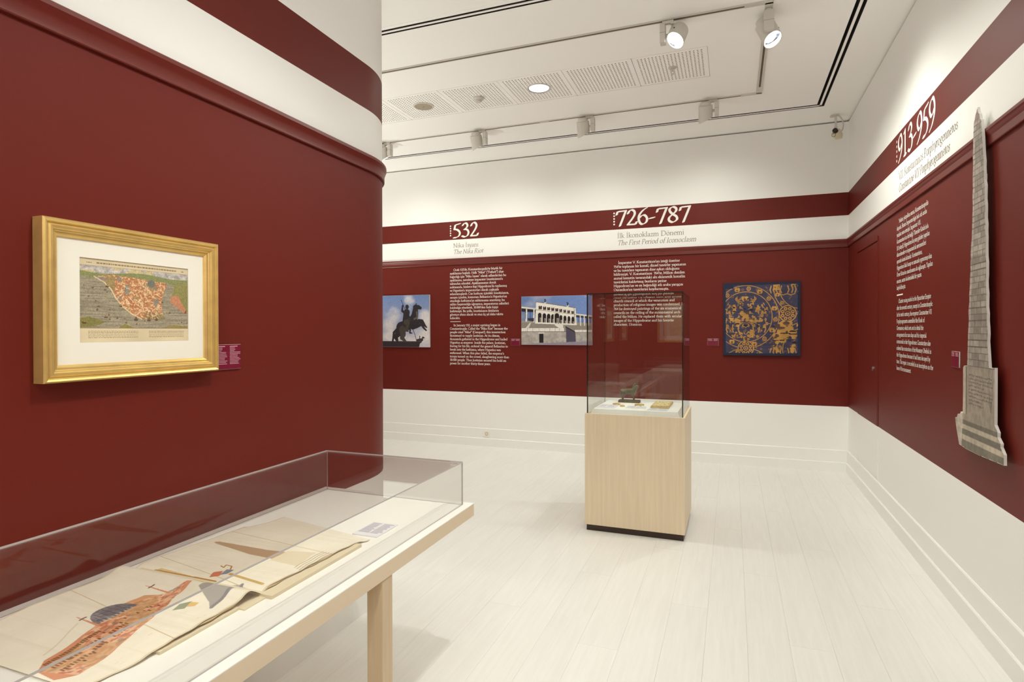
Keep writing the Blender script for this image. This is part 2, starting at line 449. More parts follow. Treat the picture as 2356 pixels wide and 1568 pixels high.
g('ı', 25, '12,42 12,0', '5,38 12,42', SF(12))
g('j', 24, '~13,42 13,10 12,-8 8,-19 1,-22', '6,38 13,42', '*13,60')
g('k', 47, '10,70 10,0', '4,67 10,70', '36,41 12,20', '18,25 39,1 45,0', SF(10), SF(36, 41, 5))
g('l', 24, '12,70 12,0', '5,67 12,70', SF(12))
g('m', 77, '10,42 10,0', '4,38 10,42', '~10,30 19,40 30,41 37,31 37,16 37,0', '~37,30 46,40 57,41 64,31 64,16 64,0', SF(10), SF(37), SF(64))
g('n', 51, '10,42 10,0', '4,38 10,42', '~10,30 20,40 32,41 38,31 38,16 38,0', SF(10), SF(38))
g('o', 47, '~23,42 10,36 6,20 12,5 24,0 36,6 41,22 35,37 23,42')
g('p', 48, '10,42 10,-25', '4,38 10,42', '~10,30 18,39 29,42 40,31 41,14 32,1 20,0 10,6', SF(10, -25))
g('q', 48, '~36,34 26,42 12,36 6,20 12,4 23,0 36,9', '36,42 36,-25', SF(36, -25))
g('r', 33, '10,42 10,0', '4,38 10,42', '~10,28 17,38 25,42 31,38', SF(10, 0, 7))
g('s', 33, '~27,35 20,42 10,38 9,29 20,22 28,13 24,2 13,0 5,6')
g('t', 29, '~13,52 13,30 13,10 18,1 27,4', '4,41 26,41')
g('u', 51, '~9,41 9,24 10,8 18,0 28,3 37,12', '37,41 37,3 44,1', '3,41 9,41', '31,41 37,41')
g('v', 42, '5,41 21,1', '38,41 21,1', SF(5, 41, 5), SF(37, 41, 5))
g('w', 64, '5,41 20,1', '33,39 20,1', '33,39 47,1', '60,41 47,1', SF(5, 41, 5), SF(59, 41, 5))
g('x', 42, '6,41 36,1', '35,41 6,1', SF(7, 41, 4), SF(35, 41, 4), SF(6, 0, 4), SF(36, 0, 4))
g('y', 41, '5,41 22,2', '~38,41 28,17 20,-5 12,-20 4,-22', SF(5, 41, 5), SF(37, 41, 5))
g('z', 40, '7,32 8,40 34,40 6,1 34,1 37,10')
CED = '~%d,0 %d,-6 %d,-11 %d,-18 %d,-17'
g('ç', 39, '~34,35 25,42 13,37 6,22 10,6 22,0 35,7', CED % (22, 22, 26, 20, 14))
g('ş', 33, '~27,35 20,42 10,38 9,29 20,22 28,13 24,2 13,0 5,6', CED % (16, 16, 20, 14, 8))
G['ğ'] = (43, G['g'][1] + [('~', [(11, 62), (20, 56), (29, 62)])])
G['ö'] = (47, G['o'][1] + [('*', [(16, 59)]), ('*', [(31, 59)])]); G['ü'] = (51, G['u'][1] + [('*', [(15, 59)]), ('*', [(31, 59)])])
g('A', 63, '4,0 31,65', '31,66 57,0', '14,23 46,23', SF(5), SF(57))
g('B', 53, '12,65 12,0', '~6,65 26,65 38,58 38,43 27,35 12,35', '~27,35 44,29 45,10 31,0 6,0')
g('C', 62, '~56,50 50,60 38,65 20,60 7,42 8,20 24,1 44,1 58,13', '56,50 57,62')
g('D', 73, '13,65 13,0', '~6,65 36,65 58,54 65,33 57,11 36,0 6,0')
g('E', 52, '12,65 12,0', '6,65 44,65 45,55', '12,34 37,34', '6,0 45,0 48,11')
g('F', 49, '12,65 12,0', '6,65 44,65 45,54', '12,34 36,34', SF(12))
g('G', 66, '~56,50 50,60 38,65 20,60 7,42 8,20 24,1 44,1 57,9', '57,28 57,8', SF(57, 29))
g('H', 73, '13,65 13,0', '60,65 60,0', '13,34 60,34', SF(13), SF(60), SF(13, 65), SF(60, 65))
g('I', 31, '15,65 15,0', SF(15), SF(15, 65))
g('İ', 31, '15,65 15,0', SF(15), SF(15, 65), '*15,82')
g('J', 32, '~17,65 17,20 15,-5 8,-16 0,-18', SF(17, 65))
g('K', 64, '12,65 12,0', '50,64 13,32', '20,37 58,0', SF(12), SF(12, 65), SF(50, 65, 7), SF(58, 0, 4))
g('L', 52, '12,65 12,0', SF(12, 65), '6,0 46,0 49,12')
g('M', 82, '12,63 9,0', '13,64 40,6', '68,64 40,6', '68,63 72,0', SF(9), SF(72), SF(9, 65, 4), SF(71, 65, 4))
g('N', 72, '13,64 13,0', '11,65 59,1', '59,64 59,1', SF(13), SF(59, 65), SF(8, 65, 4))
g('O', 73, '~36,65 14,56 6,32 15,8 36,0 58,9 66,33 57,57 36,65')
g('Ö', 73, '~36,65 14,56 6,32 15,8 36,0 58,9 66,33 57,57 36,65', '*28,80', '*45,80')
g('P', 52, '12,65 12,0', '~6,65 28,65 42,56 42,40 28,30 12,31', SF(12))
g('R', 60, '12,65 12,0', '~6,65 28,65 41,57 41,42 28,33 12,33', '27,33 52,1 58,0', SF(12))
g('S', 45, '~36,54 28,64 14,63 8,50 18,38 34,26 36,10 22,0 7,8')
g('T', 60, '30,65 30,0', '4,54 6,65 55,65 57,54', SF(30))
g('U', 68, '~13,65 13,22 20,3 35,0 50,5 56,22 56,65', SF(13, 65), SF(56, 65))
g('V', 62, '5,65 32,0', '58,65 32,0', SF(6, 65), SF(57, 65))
g('W', 88, '5,65 27,0', '46,60 27,0', '46,60 66,0', '86,65 66,0', SF(6, 65), SF(85, 65))
g('Y', 58, '5,65 29,32', '54,65 29,32', '29,32 29,0', SF(29), SF(6, 65), SF(53, 65))
g('0', 43, '~21,63 9,52 6,30 11,8 21,0 33,9 37,32 32,55 21,63')
g('1', 43, '22,63 22,0', '12,56 22,63', SF(22, 0, 9))
g('2', 43, '~7,48 13,59 22,63 32,56 33,43 24,26 6,2', '6,2 37,2 41,12')
g('3', 43, '~8,52 15,61 25,62 32,53 28,42 16,34', '~16,34 30,32 37,20 32,5 18,-1 5,4')
g('4', 43, '30,0 30,63 4,19 41,19')
g('5', 43, '38,62 14,57 9,37', '~9,37 24,34 36,22 34,8 21,-1 5,-2')
g('6', 43, '~37,67 22,57 9,40 6,22 12,5 22,0 35,8 38,24 29,37 18,36 8,26')
g('7', 43, '5,46 9,59', '9,59 42,61', '42,61 18,-2')
g('8', 43, '~22,33 35,23 37,10 22,0 8,8 9,21 22,33 33,44 34,56 22,63 11,56 11,45 22,33')
g('9', 43, '~7,-3 22,7 35,24 38,42 32,58 22,63 9,55 6,40 15,27 26,28 36,38')
g('-', 28, '5,22 23,25'); g('–', 28, '5,22 23,25')
g('.', 19, '*9,3'); g(',', 20, '*9,3', '~11,3 11,-5 5,-12'); g(';', 20, '*9,3', '~11,3 11,-5 5,-12', '*9,36')
g(':', 20, '*9,3', '*9,36'); g('!', 24, '11,66 11,18', '*11,3')
g("'", 15, '~9,68 9,60 5,53'); g('"', 30, '~9,68 9,60 5,53', '~20,68 20,60 16,53')
g('(', 28, '~24,72 11,52 9,26 14,0 25,-17'); g(')', 28, '~4,72 17,52 19,26 14,0 3,-17')
def catmull(P, k=5):
    closed = P[0] == P[-1] and len(P) > 3
    Q = P[:-1] if closed else P; n = len(Q); out = []
    seg = n if closed else n - 1
    for i in range(seg):
        if closed: a, b, c, d = Q[(i - 1) % n], Q[i], Q[(i + 1) % n], Q[(i + 2) % n]
        else: a, b, c, d = Q[max(i - 1, 0)], Q[i], Q[i + 1], Q[min(i + 2, n - 1)]
        for j in range(k):
            t = j / k
            out.append(tuple(.5 * (2 * b[e] + (c[e] - a[e]) * t + (2 * a[e] - 5 * b[e] + 4 * c[e] - d[e]) * t * t + (3 * b[e] - a[e] - 3 * c[e] + d[e]) * t ** 3) for e in (0, 1)))
    out.append(Q[0] if closed else Q[-1])
    return out
def hull(P):
    P = sorted(set(P)); lo, hi = [], []
    cr = lambda o, a, b: (a[0] - o[0]) * (b[1] - o[1]) - (a[1] - o[1]) * (b[0] - o[0])
    for L_, it in ((lo, P), (hi, P[::-1])):
        for p in it:
            while len(L_) > 1 and cr(L_[-2], L_[-1], p) <= 1e-12: L_.pop()
            L_.append(p)
    return lo[:-1] + hi[:-1]
def text_width(txt, em, track=0): return sum((G[c][0] + track if c in G else 24 + track) for c in txt) * em / 100
def text_quads(txt, em, x, y, italic=False, pen=8.2, thin=2.4, track=0, fit=None, k=5, ang=24):
    """quads of a line of lettering in the plane (u right, v up)"""
    q = []; kx = 1.0
    if fit: kx = fit / text_width(txt, em, track)
    sc = em / 100; nv = (math.cos(math.radians(ang)) * pen / 2, math.sin(math.radians(ang)) * pen / 2)
    tv = (-math.sin(math.radians(ang)) * thin / 2, math.cos(math.radians(ang)) * thin / 2)
    sh = .24 if italic else 0
    cx = 0
    for c in txt:
        if c not in G: cx += 24 + track; continue
        adv, st = G[c]
        T = lambda p, nx=0, ny=0: (x + ((cx + p[0] + sh * p[1]) * kx + nx) * sc, y + (p[1] + ny) * sc)
        for kind, pts in st:
            if kind == '*':
                r = pen * .62; p = pts[0]
                q.append([T(p, r * math.cos(t), r * math.sin(t)) for t in [i * math.pi / 4 + .39 for i in range(8)]])
                continue
            pp = catmull(pts, k) if kind == '~' else pts
            for a, b in zip(pp[:-1], pp[1:]):
                q.append(hull([T(e, i * nv[0] + j * tv[0], i * nv[1] + j * tv[1]) for e in (a, b) for i in (-1, 1) for j in (-1, 1)]))
        cx += adv + track
    return q
def disc(x, y, r): return [(x + r * math.cos(i * math.pi / 6), y + r * math.sin(i * math.pi / 6)) for i in range(12)]
def lettering(name, quads, side, mt, label, depth=.0005, parent=None, org=None):
    """side 'back': u=X, v=Z on the back wall; side 'right': u=-Y, v=Z on the right wall; origin at the block's lower left"""
    us = [p[0] for q in quads for p in q]; vs_ = [p[1] for q in quads for p in q]
    u0, v0 = org or (min(us), min(vs_))
    mb = MB(); b = 0
    for q in quads:
        pts = [(p[0] - u0, p[1] - v0) for p in q]
        ar = sum(pts[i][0] * pts[(i + 1) % len(pts)][1] - pts[(i + 1) % len(pts)][0] * pts[i][1] for i in range(len(pts)))
        if abs(ar) < 1e-12: continue
        if ar < 0: pts = pts[::-1]
        b += 1; lift = (b % 97) * 1.0e-5        # overlapping pen strokes lie on one another
        if side == 'back': mb.add([(u, -lift, v) for u, v in pts], [tuple(range(len(pts)))])
        else: mb.add([(-lift, -u, v) for u, v in pts], [tuple(range(len(pts)))])
    loc = (u0, YB - depth, v0) if side == 'back' else (XR - depth, -u0, v0)
    if parent is not None: return mb.build(name, mt, parent, (0, 0, 0), fix=False)
    o = mb.build(name, mt, None, loc, fix=False)
    o['org'] = (u0, v0)
    tag(o, label, 'lettering')
    return o
def wall_number(q, dots, side, label):
    o = lettering('wall_number', q, side, M_TEXTW, label)
    org = tuple(o['org']); del o['org']
    lettering('dot_column', dots, side, M_TEXTW, None, parent=o, org=org)
def dots_col(x, zs, r): return [disc(x, z, r) for z in zs]

PARA = dict(em=.0445, pen=9.0, thin=3.2, k=3)
def para(lines, x, z0, dz, indent=.055, fits=None, side=1, xr=None, first=True):
    q = []
    for i, ln in enumerate(lines):
        q += text_quads(ln, x=x + (indent if i == 0 and first else 0), y=z0 - i * dz, **PARA)
    return q
TR1 = ['Ocak 532\'de, Konstantinopolis\'te büyük bir', 'ayaklanma başladı. Halk "Nika!" ("Fethet!") diye', 'bağırdığı için "Nika İsyanı" olarak adlandırılan bu',
       'ayaklanma, neredeyse imparator Ioustinianos\'u', 'tahtından edecekti. Ayaklanmanın doruk', 'noktasında, binlerce kişi Hippodrom\'da toplanmış',
       've Hypatios\'u imparatorları olarak coşkuyla', 'selamlamışlardı. Can korkusu içindeki Ioustinianos,', 'sarayın içinden, komutanı Belisarios\'a Hypatios\'un',
       'oturduğu kathisma\'ya saldırmasını emretmiş; bu', 'saldırı başarısızlığa uğrayınca, imparatorun askerleri', 'kalabalığa yönelerek, 30.000\'den fazla kişiyi',
       'katletmişti. Bu yolla, Ioustinianos iktidarını', 'güvence altına alacak ve otuz üç yıl daha tahtta', 'kalacaktı.']
EN1 = ['In January 532, a major uprising began in', 'Constantinople. Called the "Nika Riot" because the', 'people cried "Nika!" (Conquer!), this insurrection',
       'threatened to topple Justinian. At its climax,', 'thousands gathered in the Hippodrome and hailed', 'Hypatius as emperor. Inside the palace, Justinian,',
       'fearing for his life, ordered the general Belisarius to', 'break into the kathisma, where Hypatius was', 'enthroned. When this plan failed, the emperor\'s',
       'troops turned on the crowd, slaughtering more than', '30.000 people. Thus Justinian secured his hold on', 'power for another thirty-three years.']
TR2 = ['İmparator V. Konstantinos\'un isteği üzerine', '754\'te toplanan bir konsil, dinsel tasvirler yapmanın', 've bu tasvirlere tapmanın dine aykırı olduğunu',
       'bildirmişti. V. Konstantinos  764\'te, Milion denilen', 'anıtsal kemerin tavanındaki altı ekümenik konsilin', 'tasvirlerini kaldırtmış; bunların yerine',
       'Hippodrom\'un ve en beğendiği atlı araba yarışçısı', 'Ouranikos\'un tasvirlerini koydurmuştu.']
EN2 = ['church council at which the veneration and', 'production of religious images was condemned. In', '764 he destroyed paintings of the six ecumenical',
       'councils on the ceiling of the monumental arch', 'called the Milion. He replaced them with secular', 'images of the Hippodrome and his favorite', 'charioteer, Uranicus.']
TR3 = ['Yedinci yüzyıldan sonra, Konstantinopolis', 'dışında, Bizans İmparatorluğu\'nda atlı araba', 'yarışları sona ermişti. İmparator VII.', 'Konstantinos\'un derlediği Törenler Kitabı\'nda',
       '(10. yüzyıl), Hippodrom\'da yarış günleri yapılan', 'düzenlemeler ve imparatorluk seremonileri', 'ayrıntılı olarak aktarılır. Konstantinos,', 'Hippodrom\'daki harap ve zamanla yıpranmış olan',
       'Örme Sütun\'un onarılmasını da sağlamıştı. Yapılan', 'onarım, anıtın kaidesindeki bir yazıta', 'kaydedilmiştir.']
EN3 = ['Chariot racing ended in the Byzantine Empire', 'after the seventh century, except in Constantinople.', 'In the tenth century, the emperor Constantine VII', 'Porphyrogennetos assembled the Book of',
       'Ceremonies, which sets out in detail the', 'arrangements for race days and the imperial', 'ceremonial in the Hippodrome. Constantine also', 'ordered the restoration of the Masonry Obelisk in',
       'the Hippodrome because it had been decayed by', 'time. The repair is recorded in an inscription on the', 'base of the monument.']
NUM = dict(em=.292, pen=9.4, thin=3.0, k=8, ang=22)
TIT = dict(em=.088, pen=6.6, thin=1.8, k=5)
# 532
q = text_quads('532', x=-3.575, y=2.822, fit=.385, **NUM)
wall_number(q, dots_col(-3.606, [2.848 + .032 * i for i in range(5)], .0105), 'back', 'white number 532 with a column of dots on the red stripe')
q = text_quads('Nika İsyanı', x=-3.566, y=2.680, fit=.378, **TIT) + text_quads('The Nika Riot', x=-3.566, y=2.594, italic=True, fit=.445, **TIT)
lettering('wall_title', q, 'back', M_TEXTG, 'taupe two-line title Nika İsyanı, The Nika Riot, on white stripe')
q = para(TR1, -3.618, 2.363, .0469) + [disc(-3.606 + .0178 * i, 1.671, .0062) for i in range(9)] + para(EN1, -3.620, 1.608, .0473)
lettering('wall_paragraph', q, 'back', M_TEXTW, 'white two-language paragraph under the 532 title, between two photograph boards')
# 726-787
q = text_quads('726-787', x=-1.345, y=2.834, fit=.885, **NUM)
wall_number(q, dots_col(-1.360, [2.853 + .0342 * i for i in range(5)], .0108), 'back', 'white number 726-787 with a column of dots on the red stripe')
q = text_quads('İlk İkonoklazm Dönemi', x=-1.322, y=2.682, fit=.795, **TIT) + text_quads('The First Period of Iconoclasm', x=-1.322, y=2.595, italic=True, fit=.93, **TIT)
lettering('wall_title', q, 'back', M_TEXTG, 'taupe two-line title The First Period of Iconoclasm on the white stripe')
q = para(TR2, -1.366, 2.364, .0473) + para(EN2, -1.366, 1.894, .0480, first=False)
lettering('wall_paragraph', q, 'back', M_TEXTW, 'white two-language paragraph under the 726-787 title, partly behind the glass case')
# 913-959, right wall (u = -Y)
q = text_quads('913-959', x=-5.200, y=2.822, fit=.875, **NUM)
wall_number(q, dots_col(-5.233, [2.837 + .0367 * i for i in range(5)], .0105), 'right', 'white number 913-959 with a column of dots on the red stripe')
q = text_quads('VII. Konstantinos Porphyrogennetos', x=-5.170, y=2.674, fit=1.23, **TIT) + text_quads('Constantine VII Porphyrogennetos', x=-5.170, y=2.586, italic=True, fit=1.10, **TIT)
lettering('wall_title', q, 'right', M_TEXTG, 'taupe two-line title on the white stripe under the number 913-959')
q = para(TR3, -5.224, 2.355, .0502) + [[(-5.222, 1.806), (-5.052, 1.806), (-5.052, 1.816), (-5.222, 1.816)]] + para(EN3, -5.224, 1.750, .0505)
lettering('wall_paragraph', q, 'right', M_TEXTW, 'white two-language paragraph left of the obelisk cut-out')

# ------------------------------------------------------------------ painted pictures (small raster painter -> colour per vertex)
class Canvas:
    def __init__(s, w, h, col):
        s.w, s.h = w, h; s.a = np.zeros((h, w, 3)); s.a[:] = col
        s.Y, s.X = np.mgrid[0:h, 0:w]; s.X = (s.X + .5) / w; s.Y = (s.Y + .5) / h   # 0..1, y downwards
    def mask_poly(s, pts):
        m = np.zeros((s.h, s.w), bool); n = len(pts)
        for i in range(n):
            x1, y1 = pts[i]; x2, y2 = pts[(i + 1) % n]
            if y1 == y2: continue
            c = (s.Y >= min(y1, y2)) & (s.Y < max(y1, y2)) & (s.X < (s.Y - y1) * (x2 - x1) / (y2 - y1) + x1)
            m ^= c
        return m
    def put(s, m, col, a=1.0):
        m = m.astype(float)[..., None] * a; s.a = s.a * (1 - m) + np.array(col, float) * m; return s
    def poly(s, pts, col, a=1.0): return s.put(s.mask_poly(pts), col, a)
    def rect(s, x0, y0, x1, y1, col, a=1.0): return s.put((s.X >= x0) & (s.X < x1) & (s.Y >= y0) & (s.Y < y1), col, a)
    def ell(s, cx, cy, rx, ry, col, a=1.0, soft=0):
        d = ((s.X - cx) / rx) ** 2 + ((s.Y - cy) / ry) ** 2
        if soft: return s.put(np.clip((1 - d) / soft, 0, 1), col, a)
        return s.put(d < 1, col, a)
    def ring(s, cx, cy, r0, r1, col, asp=1.0, a=1.0):
        d = np.hypot((s.X - cx), (s.Y - cy) * asp); return s.put((d > r0) & (d < r1), col, a)
    def line(s, pts, wd, col, asp=1.0, a=1.0):
        m = np.zeros((s.h, s.w), bool)
        n = len(pts) - 1
        for i, (p, q) in enumerate(zip(pts[:-1], pts[1:])):
            w0, w1 = wd if isinstance(wd, tuple) else (wd, wd)
            px, py = p[0], p[1] * asp; qx, qy = q[0], q[1] * asp
            L = (qx - px) ** 2 + (qy - py) ** 2 + 1e-12
            t = np.clip(((s.X - px) * (qx - px) + (s.Y * asp - py) * (qy - py)) / L, 0, 1)
            d = np.hypot(s.X - px - t * (qx - px), s.Y * asp - py - t * (qy - py))
            f = (i + t) / n
            m |= d < (w0 + (w1 - w0) * f) / 2
        return s.put(m, col, a)
    def noise(s, fx, fy, oct=3, seed=0):
        r = np.random.RandomState(seed); out = np.zeros((s.h, s.w)); amp = 1; tot = 0
        for o in range(oct):
            nx, ny = int(fx * 2 ** o) + 2, int(fy * 2 ** o) + 2; gq = r.rand(ny + 1, nx + 1)
            xx = s.X * (nx - 1); yy = s.Y * (ny - 1); i = xx.astype(int); j = yy.astype(int); u = xx - i; v = yy - j
            u = u * u * (3 - 2 * u); v = v * v * (3 - 2 * v)
            out += amp * ((gq[j, i] * (1 - u) + gq[j, i + 1] * u) * (1 - v) + (gq[j + 1, i] * (1 - u) + gq[j + 1, i + 1] * u) * v); tot += amp; amp *= .5
        return out / tot
    def mod(s, n, amt, m=None):
        k = 1 + (n[..., None] - .5) * 2 * amt
        s.a = s.a * k if m is None else np.where(m[..., None], s.a * k, s.a)
        return s
def picture(cv, fn, name, parent, loc=(0, 0, 0), keep=None, mt=None):
    """grid mesh with the canvas as colour per vertex; fn(x, y) -> local point"""
    h, w = cv.h, cv.w
    a = np.clip(cv.a, 0, 255) / 255
    a = np.where(a <= .04045, a / 12.92, ((a + .055) / 1.055) ** 2.4)
    if fn.__name__ == 'vec': V = fn(cv.X, cv.Y)
    co = np.stack([np.broadcast_to(c, (h, w)) for c in fn(cv.X, cv.Y)], -1).reshape(-1, 3).astype(np.float32)
    i = np.arange(h * w).reshape(h, w)
    F = np.stack([i[:-1, :-1], i[1:, :-1], i[1:, 1:], i[:-1, 1:]], -1).reshape(-1, 4)
    if keep is not None:
        k = (keep[:-1, :-1] & keep[1:, :-1] & keep[1:, 1:] & keep[:-1, 1:]).reshape(-1); F = F[k]
    me = bpy.data.meshes.new(name); me.vertices.add(h * w); me.vertices.foreach_set('co', co.reshape(-1))
    me.loops.add(F.size); me.loops.foreach_set('vertex_index', F.reshape(-1).astype(np.int32))
    me.polygons.add(len(F)); me.polygons.foreach_set('loop_start', np.arange(0, F.size, 4, dtype=np.int32))
    me.update(calc_edges=True); me.validate()
    at = me.color_attributes.new('Col', 'FLOAT_COLOR', 'POINT')
    at.data.foreach_set('color', np.concatenate([a.reshape(-1, 3), np.ones((h * w, 1))], 1).astype(np.float32).reshape(-1))
    me.materials.append(mt or M_PRINT)
    me.polygons.foreach_set('use_smooth', [True] * len(me.polygons))
    o = bpy.data.objects.new(name, me); C.objects.link(o); o.location = loc; o.parent = parent
    return o

# --- rider statue photograph (generic bronze rider against a cloudy sky)
def paint_rider():
    c = Canvas(300, 270, (118, 136, 176)); asp = .9
    n = c.noise(3, 4, 5, 11)
    t = np.clip(c.Y, 0, 1)[..., None]
    c.a = np.array((104, 126, 174)) * (1 - t) + np.array((190, 186, 196)) * t
    for (x, y, rx, ry) in ((.62, .1, .12, .22), (.32, .35, .14, .14), (.24, .5, .16, .2), (.9, .42, .12, .17), (.93, .58, .1, .12), (.3, .8, .2, .14), (.62, .86, .28, .14), (.86, .78, .2, .2)):
        d = ((c.X - x) / rx) ** 2 + ((c.Y - y) / ry) ** 2
        c.put(np.clip((1.15 - d - (n - .5) * 2.2) * .9, 0, 1), (214, 208, 208), .85)
    K = (46, 42, 44); K2 = (70, 64, 60)
    # plinth
    c.poly([(0, .885), (.86, .885), (.855, .905), (.82, .93), (.80, 1.01), (0, 1.01)], (50, 42, 48))
    c.rect(0, .885, .855, .897, (84, 76, 84))
    # horse: body, neck, head
    c.line([(.46, .62), (.56, .58), (.68, .52)], (.20, .17), K, asp)
    c.line([(.66, .53), (.72, .40), (.735, .27)], (.17, .10), K, asp)
    c.line([(.735, .24), (.79, .235), (.83, .25)], (.10, .05), K, asp)
    c.line([(.745, .20), (.75, .17)], .02, K, asp)
    c.line([(.71, .46), (.77, .43), (.76, .33)], .03, (96, 90, 76), asp)
    # forelegs raised
    c.line([(.70, .58), (.80, .50), (.86, .50), (.91, .58), (.945, .62)], (.09, .025), K, asp)
    c.line([(.68, .62), (.76, .60), (.85, .56), (.90, .64), (.94, .68)], (.08, .025), K, asp)
    # hind legs
    c.line([(.44, .64), (.40, .74), (.345, .80), (.37, .86), (.385, .89)], (.14, .03), K, asp)
    c.line([(.48, .66), (.49, .76), (.47, .82), (.51, .86), (.545, .89)], (.13, .03), K2, asp)
    # tail
    c.line([(.37, .66), (.31, .72), (.30, .82), (.285, .89)], (.05, .035), K, asp)
    # rider
    c.line([(.53, .55), (.55, .42), (.565, .33)], (.11, .12), K, asp)
    c.ell(.572, .225, .034, .045, K)
    c.line([(.52, .33), (.475, .30), (.485, .20)], (.05, .03), K, asp)
    c.line([(.58, .36), (.62, .43), (.66, .44)], (.04, .025), K, asp)
    c.line([(.55, .52), (.60, .50), (.575, .60), (.555, .68), (.59, .69)], (.09, .03), K2, asp)
    c.line([(.63, .66), (.625, .725), (.665, .73)], (.035, .02), K, asp)
    c.line([(.455, .09), (.545, .30), (.62, .50), (.72, .75), (.755, .88)], .010, (36, 32, 34), asp)
    # distant group on the plinth
    c.line([(.77, .87), (.81, .86), (.86, .86)], .045, (60, 52, 56), asp)
    c.line([(.815, .85), (.815, .79)], .018, (60, 52, 56), asp); c.line([(.86, .85), (.875, .81), (.895, .82)], .026, (60, 52, 56), asp)
    return c.mod(c.noise(60, 60, 2, 3), .06)
# --- white arcaded building photograph (generic)
def paint_building():
    c = Canvas(330, 232, (112, 134, 184)); asp = .7
    n = c.noise(3, 3, 4, 5)
    c.a = np.array((98, 122, 172)) + (c.X * 26)[..., None] * np.array((.6, .7, 1))
    c.put(np.clip((n - .48) * 4, 0, 1) * (c.X < .45), (176, 176, 190), .6); c.put(np.clip((n - .5) * 4, 0, 1) * (c.X > .9), (186, 180, 196), .6)
    W = (226, 222, 214); ST = (150, 144, 134); DK = (34, 28, 32)
    # stands and ground
    c.poly([(0, .5), (1, .55), (1, .75), (0, .72)], ST)
    for i in range(9):
        y = .545 + .014 * i; c.line([(0, y), (.55, y + .035)], .0035, (112, 106, 98), asp); c.line([(.62, y + .035), (1, y + .06)], .0035, (112, 106, 98), asp)
    c.rect(0, .655, .615, .725, (222, 218, 212)); c.rect(.765, .695, 1, .735, (222, 218, 212))
    c.rect(0, .725, .64, .735, (60, 54, 52)); c.rect(.78, .735, 1, .742, (60, 54, 52))
    c.poly([(0, .733), (.64, .733), (.65, .94), (.26, .97), (0, .985)], (168, 162, 156)); c.poly([(.765, .742), (1, .742), (1, .92), (.775, .935)], (166, 160, 154))
    c.mod(c.noise(26, 16, 3, 8), .16, c.Y > .735)
    for x in (.085, .165, .255, .335, .41, .485, .55): c.rect(x, .657, x + .005, .72, (150, 144, 138))
    for x in (.82, .87, .92, .97): c.rect(x, .697, x + .005, .733, (150, 144, 138))
    c.poly([(0, .985), (.26, .97), (.65, .94), (.775, .935), (1, .92), (1, 1.01), (0, 1.01)], (142, 134, 148))
    c.poly([(.64, .63), (.72, .70), (.77, .73), (.78, .93), (.645, .94)], (78, 72, 88)); c.line([(.64, .63), (.70, .68), (.76, .73)], .014, (40, 36, 46), asp)
    c.rect(.262, .77, .322, .955, DK); c.rect(.25, .745, .332, .768, (206, 202, 196))
    c.poly([(.12, .55), (.145, .53), (.11, .65), (.06, .655)], (206, 202, 196))
    # side colonnades
    c.poly([(0, .205), (.21, .245), (.21, .275), (0, .24)], (214, 208, 200)); c.poly([(0, .24), (.21, .275), (.21, .33), (0, .31)], (40, 34, 40))
    for x, yb in ((.075, .52), (.185, .53)): c.poly([(x - .008, .26), (x + .010, .26), (x + .006, yb), (x - .014, yb)], (228, 224, 218))
    for x in (.06, .13, .2): c.rect(x - .004, .30, x + .004, .45, (50, 44, 50))
    c.poly([(.09, .45), (.185, .45), (.18, .52), (.10, .50)], (56, 52, 64))
    c.poly([(.78, .365), (1, .405), (1, .435), (.78, .395)], (214, 208, 200)); c.poly([(.78, .395), (1, .435), (1, .47), (.78, .44)], (60, 52, 58))
    for x in (.84, .893, .95): c.poly([(x - .006, .41), (x + .006, .41), (x + .012, .61), (x + .001, .61)], (228, 224, 218))
    for x in (.815, .87, .925, .98): c.rect(x - .003, .43, x + .004, .56, (70, 62, 74))
    # main block
    c.poly([(.218, .11), (.235, .115), (.775, .25), (.79, .58), (.20, .545)], W)
    c.line([(.218, .112), (.775, .25)], .010, (120, 108, 100), asp); c.line([(.213, .275), (.785, .385)], .006, (128, 116, 106), asp)
    c.line([(.755, .25), (.765, .55)], .006, (70, 60, 62), asp)
    for i in range(9):
        f = i / 8; x = .275 + .46 * (f ** .96); y = .235 + .105 * f; w2 = .024 - .007 * f; hh = .035 - .006 * f
        c.rect(x - w2, y - hh, x + w2, y + hh, (58, 42, 40)); c.rect(x - .003, y - hh, x + .003, y - hh * .3, (200, 190, 180)); c.rect(x - w2, y + hh * .55, x + w2, y + hh, (110, 92, 80))
    for i in range(9):
        f = i / 8; x = .268 + .47 * (f ** .94); w2 = .027 - .008 * f; yt = .39 + .085 * f; yb = .535 + .035 * f
        if i == 4: w2 *= 1.35; yt -= .03; c.ell(x, yt, w2 + .016, .07, (206, 200, 192)); c.rect(x - w2 - .016, yt, x + w2 + .016, yb, (206, 200, 192))
        c.ell(x, yt, w2, .05, DK); c.rect(x - w2, yt, x + w2, yb, DK); c.rect(x - w2 * .1, yt + .05, x + w2 * .9, yb, (150, 140, 128)); c.rect(x + w2 * .3, yt + .07, x + w2 * .5, yb, (90, 82, 78))
    c.poly([(.2, .535), (.79, .57), (.79, .60), (.2, .56)], (226, 222, 216))
    c.poly([(.48, .545), (.60, .555), (.60, .70), (.55, .66), (.485, .60)], (220, 216, 210))
    for x in (.50, .535, .57): c.rect(x - .01, .553, x + .01, .565, (100, 92, 88))
    for (x, y) in ((.345, .12), (.665, .195)):
        c.rect(x - .012, y, x + .016, y + .028, (226, 222, 214)); c.line([(x, y), (x, y - .06)], (.018, .010), (44, 46, 58), asp); c.line([(x - .014, y - .05), (x + .014, y - .035)], .008, (44, 46, 58), asp)
    return c.mod(c.noise(70, 50, 2, 9), .05)
